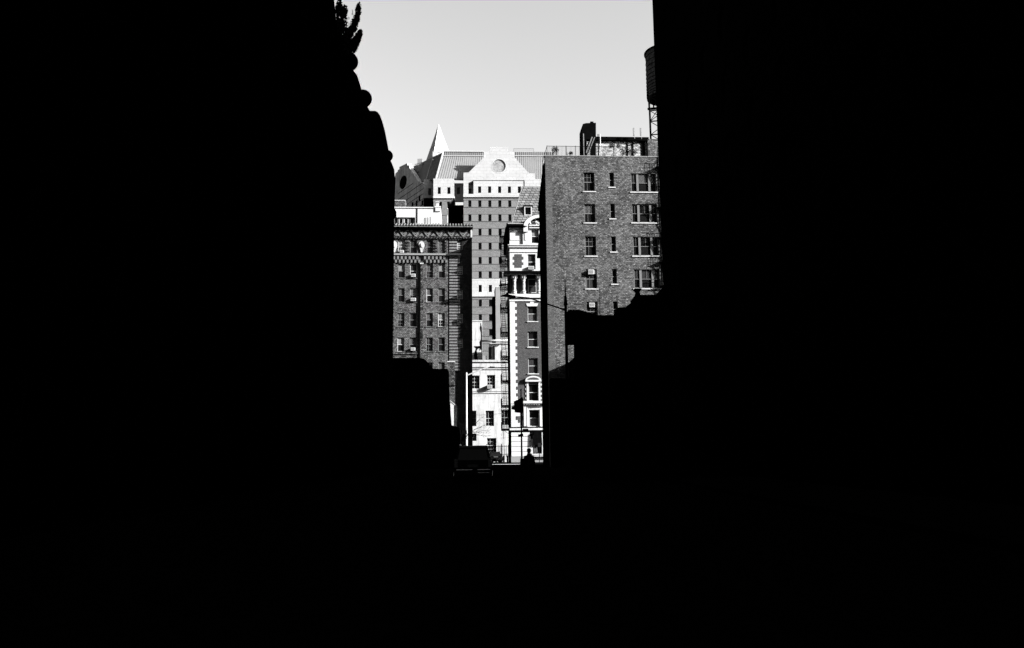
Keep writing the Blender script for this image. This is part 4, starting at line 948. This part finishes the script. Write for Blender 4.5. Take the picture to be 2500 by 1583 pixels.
# pale lamp beyond crossing
Y = 100.6; bx = pt(1139, 1000, Y)
o = empty('street_lamp', (bx.x, Y, 0), 0, 'tall pale sunlit street lamp with long upswept arm in front of the white building', 'street lamp', 'street lamps')
zt = pt(1140, 910, Y)[2]
MB().tube((0, 0, 0), (0, 0, zt), .13, .10).box(-.2, .2, -.2, .2, 0, .5).build('pole', M['galv'], o, smooth=False)
e1 = pt(1142, 916, Y); e2 = pt(1183, 899, Y); e3 = pt(1196, 897.5, Y); e4 = pt(1208, 897, Y)
loc = lambda p: (p.x-bx.x, 0, p.z)
MB().tube(loc(e1), loc(e2), .07, .06).tube(loc(e2), loc(e3), .06, .05).build('arm', M['galv'], o)
MB().hexa([(loc(e3)[0], -.15, loc(e3)[2]-.05), (loc(e4)[0], -.12, loc(e4)[2]-.03), (loc(e4)[0], .12, loc(e4)[2]-.03), (loc(e3)[0], .15, loc(e3)[2]-.05)], [(loc(e3)[0], -.12, loc(e3)[2]+.13), (loc(e4)[0], -.06, loc(e4)[2]+.05), (loc(e4)[0], .06, loc(e4)[2]+.05), (loc(e3)[0], .12, loc(e3)[2]+.13)]).build('lamp_head', M['frame_d'], o)
# dark lamp in front of brick block
Y = 45; bx = pt(1384, 900, Y)
o = empty('street_lamp', (bx.x, Y, 0), 0, 'black silhouetted street lamp with long arm reaching left before the brick block', 'street lamp', 'street lamps')
z0 = pt(1382, 735, Y)[2]; z1 = pt(1380, 684, Y)[2]; xo = pt(1380, 700, Y).x-bx.x
MB().tube((0, 0, 0), (0, 0, z0), .10, .075).tube((0, 0, z0-.25), (0, 0, z0+.3), .11, .06).tube((0, 0, z0+.2), (xo*.3, 0, z1), .04, .012).tube((0, 0, 0), (0, 0, .8), .2, .17).build('pole', M['iron'], o)
ps = [pt(1384, 758.5, Y), pt(1340, 744, Y), pt(1318, 737, Y), pt(1290, 727.5, Y), pt(1257, 725, Y)]
b = MB()
for i in range(4): b.tube(loc(ps[i]), loc(ps[i+1]), .045-.004*i, .041-.004*i)
b.build('arm', M['iron'], o)
h0, h1 = loc(pt(1259, 725.5, Y)), loc(pt(1236, 722.5, Y)); h2 = loc(pt(1221, 723.5, Y))
MB().hexa([(h0[0], -.1, h0[2]-.07), (h0[0], .1, h0[2]-.07), (h0[0], .1, h0[2]+.05), (h0[0], -.1, h0[2]+.05)], [(h1[0], -.15, h1[2]-.05), (h1[0], .15, h1[2]-.05), (h1[0], .1, h1[2]+.09), (h1[0], -.1, h1[2]+.09)]).hexa([(h1[0], -.15, h1[2]-.05), (h1[0], .15, h1[2]-.05), (h1[0], .1, h1[2]+.08), (h1[0], -.1, h1[2]+.08)], [(h2[0], -.04, h2[2]-.02), (h2[0], .04, h2[2]-.02), (h2[0], .03, h2[2]+.01), (h2[0], -.03, h2[2]+.01)]).tube((h1[0]+.05, 0, h1[2]), (h1[0]+.05, 0, h1[2]+.17), .05).build('lamp_head', M['iron'], o)
# street pole with signal and name plates
Y = 62; bx = pt(1273.5, 1090, Y)
o = empty('signal_pole', (bx.x, Y, 0), 0, 'thin black pole with signal housing and sign plates in front of the quoined house', 'signal pole')
z1 = pt(1271.5, 952, Y)[2]
MB().tube((0, 0, 0), (0, 0, z1), .075, .04).ball((0, 0, z1), .07).tube((0, 0, 0), (0, 0, 1.0), .13, .12).lathe((0, 0, 0), [(.17, 0), (.17, .12), (.14, .3)], 12).build('pole', M['iron'], o)
b = MB(); q = [pt(x, y, Y) for x, y in ((1254, 981), (1266, 976), (1275, 970), (1278, 976), (1277, 990), (1278, 1003), (1276, 1009), (1257, 1007), (1256, 1001), (1248, 999), (1251, 994), (1256, 992))]
b.prism([(p.x-bx.x, p.z) for p in q], -.25, .2)
b.build('signal_housing', M['iron'], o)
b = MB(); q = [pt(x, y, Y) for x, y in ((1264.5, 1061.5), (1277, 1059), (1277.8, 1065.5), (1265.5, 1068))]; b.prism([(p.x-bx.x, p.z) for p in q], -.12, -.09)
b.build('name_plate', M['iron'], o)
b = MB(); q = [pt(x, y, Y) for x, y in ((1276, 1047.5), (1290, 1046.8), (1290, 1051), (1276, 1052))]; b.prism([(p.x-bx.x, p.z) for p in q], .09, .12); b.build('name_plate', M['iron'], o)
# thin post at right
Y = 97; bx = pt(1317, 1110, Y); o = empty('parking_sign', (bx.x, Y, 0), 0, 'thin dark sign post at the pavement edge by the doorstep', 'sign')
MB().tube((0, 0, 0), (0, 0, 2.4), .04).build('post', M['iron'], o); MB().box(-.16, .16, -.06, -.04, 1.95, 2.4).build('plate', M['sign'], o)
# small grey sign plate left
Y = 66; p = pt(1134.5, 1056, Y); o = empty('notice_board', (p.x, Y, 0), 0, 'small grey notice board on a post in the dark left corner', 'sign')
MB().box(-.18, .18, -.02, .02, p.z-.14, p.z+.14).build('board', M['blind_a'], o); MB().tube((0, .06, 0), (0, .06, p.z+.1), .03).build('post', M['iron'], o)
# iron fence
fF = Face(1213, 1095, 112)
rf = fF.root('iron_fence', 'black iron railing fence along the foot of the white building', 'fence')
u0 = fF.uz(1196, 1095)[0]; u1 = fF.uz(1250, 1095)[0]; zt = fF.uz(1230, 1088.5)[1]; zb2 = fF.uz(1230, 1110.5)[1]
u = u0; bal = MB().bar((0, 0, zb2-.3), (0, 0, zt+.12), .07).mesh('baluster', M['iron'])
while u < u1: put('baluster', bal, rf, (u, .06, 0)); u += .27
MB().box(u0, u1, -.03, .03, zt-.12, zt-.06).box(u0, u1, -.03, .03, zb2, zb2+.07).build('rail', M['iron'], rf)
zz = fF.uz(1225, 1084)[1]
for q in (fF.uz(1224, 1095)[0], u0, u1): MB().box(q-.05, q+.05, -.05, .05, 0, zz).build('post', M['iron'], rf)
for k in range(6): MB().box(u0+.2+k*.5, u0+.45+k*.5, -.05, .04, 0, zb2-.1).build('base_block', M['grey_smooth' if k % 2 else 'iron'], rf)
# span wire
a = pt(1140, 1014.5, 113); c = pt(1226, 1010, 113); b = MB()
for i in range(12):
    t0, t1 = i/12, (i+1)/12; s_ = lambda t: a.lerp(c, t)-Vector((0, 0, .05*math.sin(math.pi*t))); b.tube(s_(t0)-Vector((a.x, a.y, 0)), s_(t1)-Vector((a.x, a.y, 0)), .022, .022, 6)
tag(b.build('overhead_cable', M['sign'], loc=(a.x, a.y, 0)), 'thin dark cable crossing in front of the white building facade', 'cable')
# bare trees
rnd = random.Random(9)
base_ = pt(1124, 1130, 72); base_.z = 0
o = empty('bare_tree', base_, 0, 'small bare street tree spreading twigs before the white building', 'tree', 'bare trees')
MB().tube((0, 0, 0), (.1, 0, 2.3), .09, .07).build('trunk', M['bark'], o)
b = MB()
for tx, ty in ((1192, 1064), (1183, 1058), (1188, 1036), (1176, 1020), (1165, 1028), (1150, 1022), (1190, 1049), (1170, 1044)):
    e = pt(tx, ty, 72)-base_; s0 = Vector((.1, 0, 2.2+rnd.random()*.6)); pr = s0; m_ = 7
    for i in range(m_):
        t = (i+1)/m_; q = s0.lerp(e, t)+Vector((rnd.gauss(0, .05), rnd.gauss(0, .15), .18*math.sin(math.pi*t)+rnd.gauss(0, .05))); b.tube(pr, q, .028*(1-t*.75), .028*(1-(t+.12)*.75), 5)
        for _ in range(2 if i > 2 else 0): branches(b, q, Vector((1, rnd.uniform(-1, 1), rnd.uniform(-.6, .8))).normalized(), rnd.uniform(.25, .6), .01, 0, rnd, .1, .5)
        pr = q
b.build('branches', M['bark'], o)
base_ = pt(1466, 800, 76); 
o = empty('bare_tree', (base_.x, 76, 0), 0, 'thin bare sapling silhouetted against the brick block wall', 'tree', 'bare trees')
zt = pt(1466, 700, 76)[2]
MB().tube((0, 0, 0), (0, 0, zt-2.6), .06, .04).tube((0, 0, zt-2.6), (0, 0, zt), .04, .012).build('trunk', M['bark'], o)
b = MB()
for q in range(17):
    z = zt-4.6+q*.27; sd_ = 1 if q % 2 else -1
    branches(b, Vector((0, 0, z)), Vector((sd_*1, rnd.uniform(-.5, .5), rnd.uniform(.1, .7))).normalized(), (1.7 if sd_ > 0 and q < 12 else .8)*rnd.uniform(.7, 1.1)*(1-q/24), .014, 1, rnd, .15, .5)
b.build('branches', M['bark'], o)
# ================================================================== vehicles
def vehicle(name, loc, rz, label, kind, W_=1.95, Ht=1.95, Ln=4.9, cat='car'):
    o = empty(name, loc, rz, label, cat, 'cars on the street'); w2 = W_/2
    # side profile (y along length, z) extruded over x with tumblehome; rear faces camera (-y)
    if kind == 'van': lower = [(0, .45), (0, .95), (-.0, 1.05), (Ln-1.2, 1.08), (Ln-.1, .85), (Ln, .5)]; up = [(.05, 1.05), (.32, Ht-.12), (.55, Ht-.02), (Ln-2.3, Ht), (Ln-1.15, 1.08)]
    else: lower = [(0, .35), (0, .72), (.1, .85), (Ln-1.1, .92), (Ln-.1, .68), (Ln, .4)]; up = [(.35, .88), (.95, Ht-.08), (1.3, Ht), (Ln-2.1, Ht), (Ln-1.2, .92)]
    def ext(prof, w_a, w_b, z0, z1):
        m = MB(); k = len(prof); ww = lambda z: w_a+(w_b-w_a)*max(0, min(1, (z-z0)/(z1-z0)))
        m.add([(-ww(z), y, z) for y, z in prof]+[(ww(z), y, z) for y, z in prof], [tuple(range(k-1, -1, -1)), tuple(range(k, 2*k))]+[(i, (i+1) % k, (i+1) % k+k, i+k) for i in range(k)])
        return m
    body = ext(lower+[(Ln-.3, .28), (.2, .28)], w2-.03, w2, .3, .9).build('body', M['car_dark'], o)
    bv = body.modifiers.new('bevel', 'BEVEL'); bv.width = .06; bv.segments = 2
    top = ext(up, w2-.04, w2-.26, up[0][1], Ht).build('cabin', M['car_dark'], o)
    bv = top.modifiers.new('bevel', 'BEVEL'); bv.width = .05; bv.segments = 2
    y0, z0 = up[0]; y1, z1 = up[1]
    b = MB(); f_ = lambda t, x: (x, y0+(y1-y0)*t-.012, z0+(z1-z0)*t)
    b.add([f_(.12, -w2+.2), f_(.12, w2-.2), f_(.93, w2-.32), f_(.93, -w2+.32)]+[(p[0], p[1]+.02, p[2]) for p in (f_(.12, -w2+.2), f_(.12, w2-.2), f_(.93, w2-.32), f_(.93, -w2+.32))], [(0, 1, 2, 3), (7, 6, 5, 4), (0, 4, 5, 1), (1, 5, 6, 2), (2, 6, 7, 3), (3, 7, 4, 0)]); b.build('rear_window', M['glass'], o)
    for sx in (-1, 1):
        MB().box(sx*(w2-.12)-.08, sx*(w2-.12)+.08, -.03, .05, z0-.28 if kind == 'van' else .6, z0+.15 if kind == 'van' else .76).build('tail_light', M['tail'], o)
        MB().hexa([(sx*(w2+.02), Ln-1.9, 1.0), (sx*(w2+.2), Ln-1.9, 1.0), (sx*(w2+.2), Ln-1.8, 1.0), (sx*(w2+.02), Ln-1.8, 1.0)], [(sx*(w2+.02), Ln-1.9, 1.18), (sx*(w2+.2), Ln-1.9, 1.18), (sx*(w2+.2), Ln-1.8, 1.18), (sx*(w2+.02), Ln-1.8, 1.18)]).build('side_mirror', M['car_dark'], o)
        for yw in (.85, Ln-.95):
            wh = MB(); c = Vector((sx*(w2-.1), yw, .33)); wh.tube(c-Vector((.11, 0, 0)), c+Vector((.11, 0, 0)), .33, .33, 24); wo = wh.build('wheel', M['tyre'], o)
            MB().tube(c+Vector((sx*.112, 0, 0)), c+Vector((sx*.125, 0, 0)), .2, .2, 16).build('rim', M['chrome'], wo)
        MB().bar((sx*(w2-.28), .6, Ht+.03), (sx*(w2-.28), Ln-2.5, Ht+.03), .04).build('roof_rail', M['chrome' if kind == 'van' else 'car_dark'], o)
    b = MB().box(-w2+.02, w2-.02, -.14, -.003, .42, .66); b.build('bumper', M['car_dark'], o)
    MB().box(-w2+.15, -w2+.95, -.155, -.142, .645, .675).box(w2-.75, w2-.1, -.155, -.142, .645, .675).box(w2-.75, w2-.15, -.155, -.142, .5, .515).build('bumper_trim', M['chrome'], o)
    MB().box(-.26, .26, -.02, -.004, .78, .92).build('number_plate', M['sign_grey'], o)
    return o
p = pt(1154.5, 1140, 43)
vehicle('parked_van', (p.x, 43, 0), R(1.5), 'large black van seen from behind in the shaded street', 'van', 1.95, 1.88, 5.0, 'van')
p = pt(1213, 1110, 104)
vehicle('parked_car', (p.x-.1, 103.2, 0), R(8), 'small dark car beyond the van by the iron fence', 'car', 1.75, 1.45, 4.3, 'car')
# ================================================================== person
def person():
    p = pt(1291.5, 1120, 40); o = empty('person', (p.x, 40, 0), 0, 'person in cap and dark coat seen from behind beside the signal pole', 'person')
    k = 1.64/1.75
    V = [(0, 0, .95, .15, .11), (0, .0, 1.15, .165, .12), (0, .0, 1.36, .19, .12), (0, .01, 1.46, .09, .07), (0, .02, 1.53, .055, .055), (0, .03, 1.62, .075, .085), (0, .03, 1.70, .078, .09)]
    E = [(i, i+1) for i in range(6)]
    def chain(st, pts):
        pr = st
        for q in pts: V.append(q); E.append((pr, len(V)-1)); pr = len(V)-1
        return pr
    for s in (-1, 1):
        chain(0, [(s*.1, 0, .86, .1, .1), (s*.12, (.06 if s > 0 else -.06), .5, .068, .068), (s*.12, (.03 if s > 0 else -.22), .1, .045, .045), (s*.13, (.2 if s > 0 else -.1), .04, .04, .035)])
        hnd = chain(2, [(s*.2, 0, 1.38, .075, .075), (s*.255, -.03, 1.12, .055, .055), (s*.24, .1, .9, .04, .04), (s*.235, .14, .84, .035, .02)])
        for j in range(5):
            dx = (j-2)*.017
            if j == 0: chain(hnd, [(s*.2, .17, .82, .010, .010), (s*.195, .185, .785, .009, .009)])
            else: chain(hnd, [(s*.235+dx, .155, .775-.004*abs(j-2), .0095, .0095), (s*.235+dx, .15, .745, .009, .009), (s*.235+dx, .135, .722-.005*abs(j-2), .008, .008)])
    me = bpy.data.meshes.new('body'); me.from_pydata([(x*k, y*k, z*k) for x, y, z, a, c in V], E, []); me.materials.append(M['coat'])
    bo = bpy.data.objects.new('body', me); C.objects.link(bo); bo.parent = o
    bo.modifiers.new('skin', 'SKIN')
    if not me.skin_vertices: 
        import bmesh
        bm = bmesh.new(); bm.from_mesh(me); bm.verts.layers.skin.verify(); bm.to_mesh(me); bm.free()
    for i, sv in enumerate(me.skin_vertices[0].data): sv.radius = (V[i][3]*k, V[i][4]*k); sv.use_root = (i == 0)
    bo.modifiers.new('sub', 'SUBSURF').render_levels = 2
    hd = MB().ball((0, .03*k, 1.665*k), .103*k, 20, 1.2, 1, 1.05).build('head', M['skin'], bo, smooth=True)
    MB().ball((0, .12*k, 1.65*k), .018).ball((-.083*k, .03*k, 1.66*k), .022, 10, 1.4, .5).ball((.083*k, .03*k, 1.66*k), .022, 10, 1.4, .5).ball((-.033*k, .112*k, 1.69*k), .012, 8).ball((.033*k, .112*k, 1.69*k), .012, 8).box(-.022*k, .022*k, .105*k, .118*k, 1.612*k, 1.622*k).build('face', M['skin'], bo, smooth=False)
    MB().ball((0, .02*k, 1.715*k), .108*k, 20, .95).hexa([(.0, .06, 1.71*k), (.13, .1, 1.69*k), (.12, .2, 1.685*k), (.0, .19, 1.69*k)], [(.0, .06, 1.725*k), (.13, .1, 1.70*k), (.12, .2, 1.695*k), (.0, .19, 1.70*k)]).build('cap', M['coat'], bo, smooth=True)
    b = MB(); rings = []
    for (z, rx, ry) in ((.72, .20, .15), (.9, .2, .15), (1.12, .205, .15), (1.3, .225, .15), (1.38, .2, .13), (1.46, .12, .10), (1.56, .085, .085)):
        rings.append([(rx*k*math.cos(math.tau*i/20), ry*k*math.sin(math.tau*i/20), z*k) for i in range(20)])
    b.v = [q for r_ in rings for q in r_]; b.f = [(j*20+i, j*20+(i+1) % 20, (j+1)*20+(i+1) % 20, (j+1)*20+i) for j in range(6) for i in range(20)]+[tuple(range(19, -1, -1)), tuple(range(120, 140))]
    for s in (-1, 1):
        b.tube((s*.18*k, 0, 1.36*k), (s*.245*k, -.03*k, 1.12*k), .075*k, .065*k, 14).tube((s*.245*k, -.03*k, 1.13*k), (s*.245*k, .1*k, .9*k), .068*k, .055*k, 14).ball((s*.175*k, 0, 1.345*k), .08*k, 14)
    b.build('coat', M['coat'], bo, smooth=True)
    return o
person()
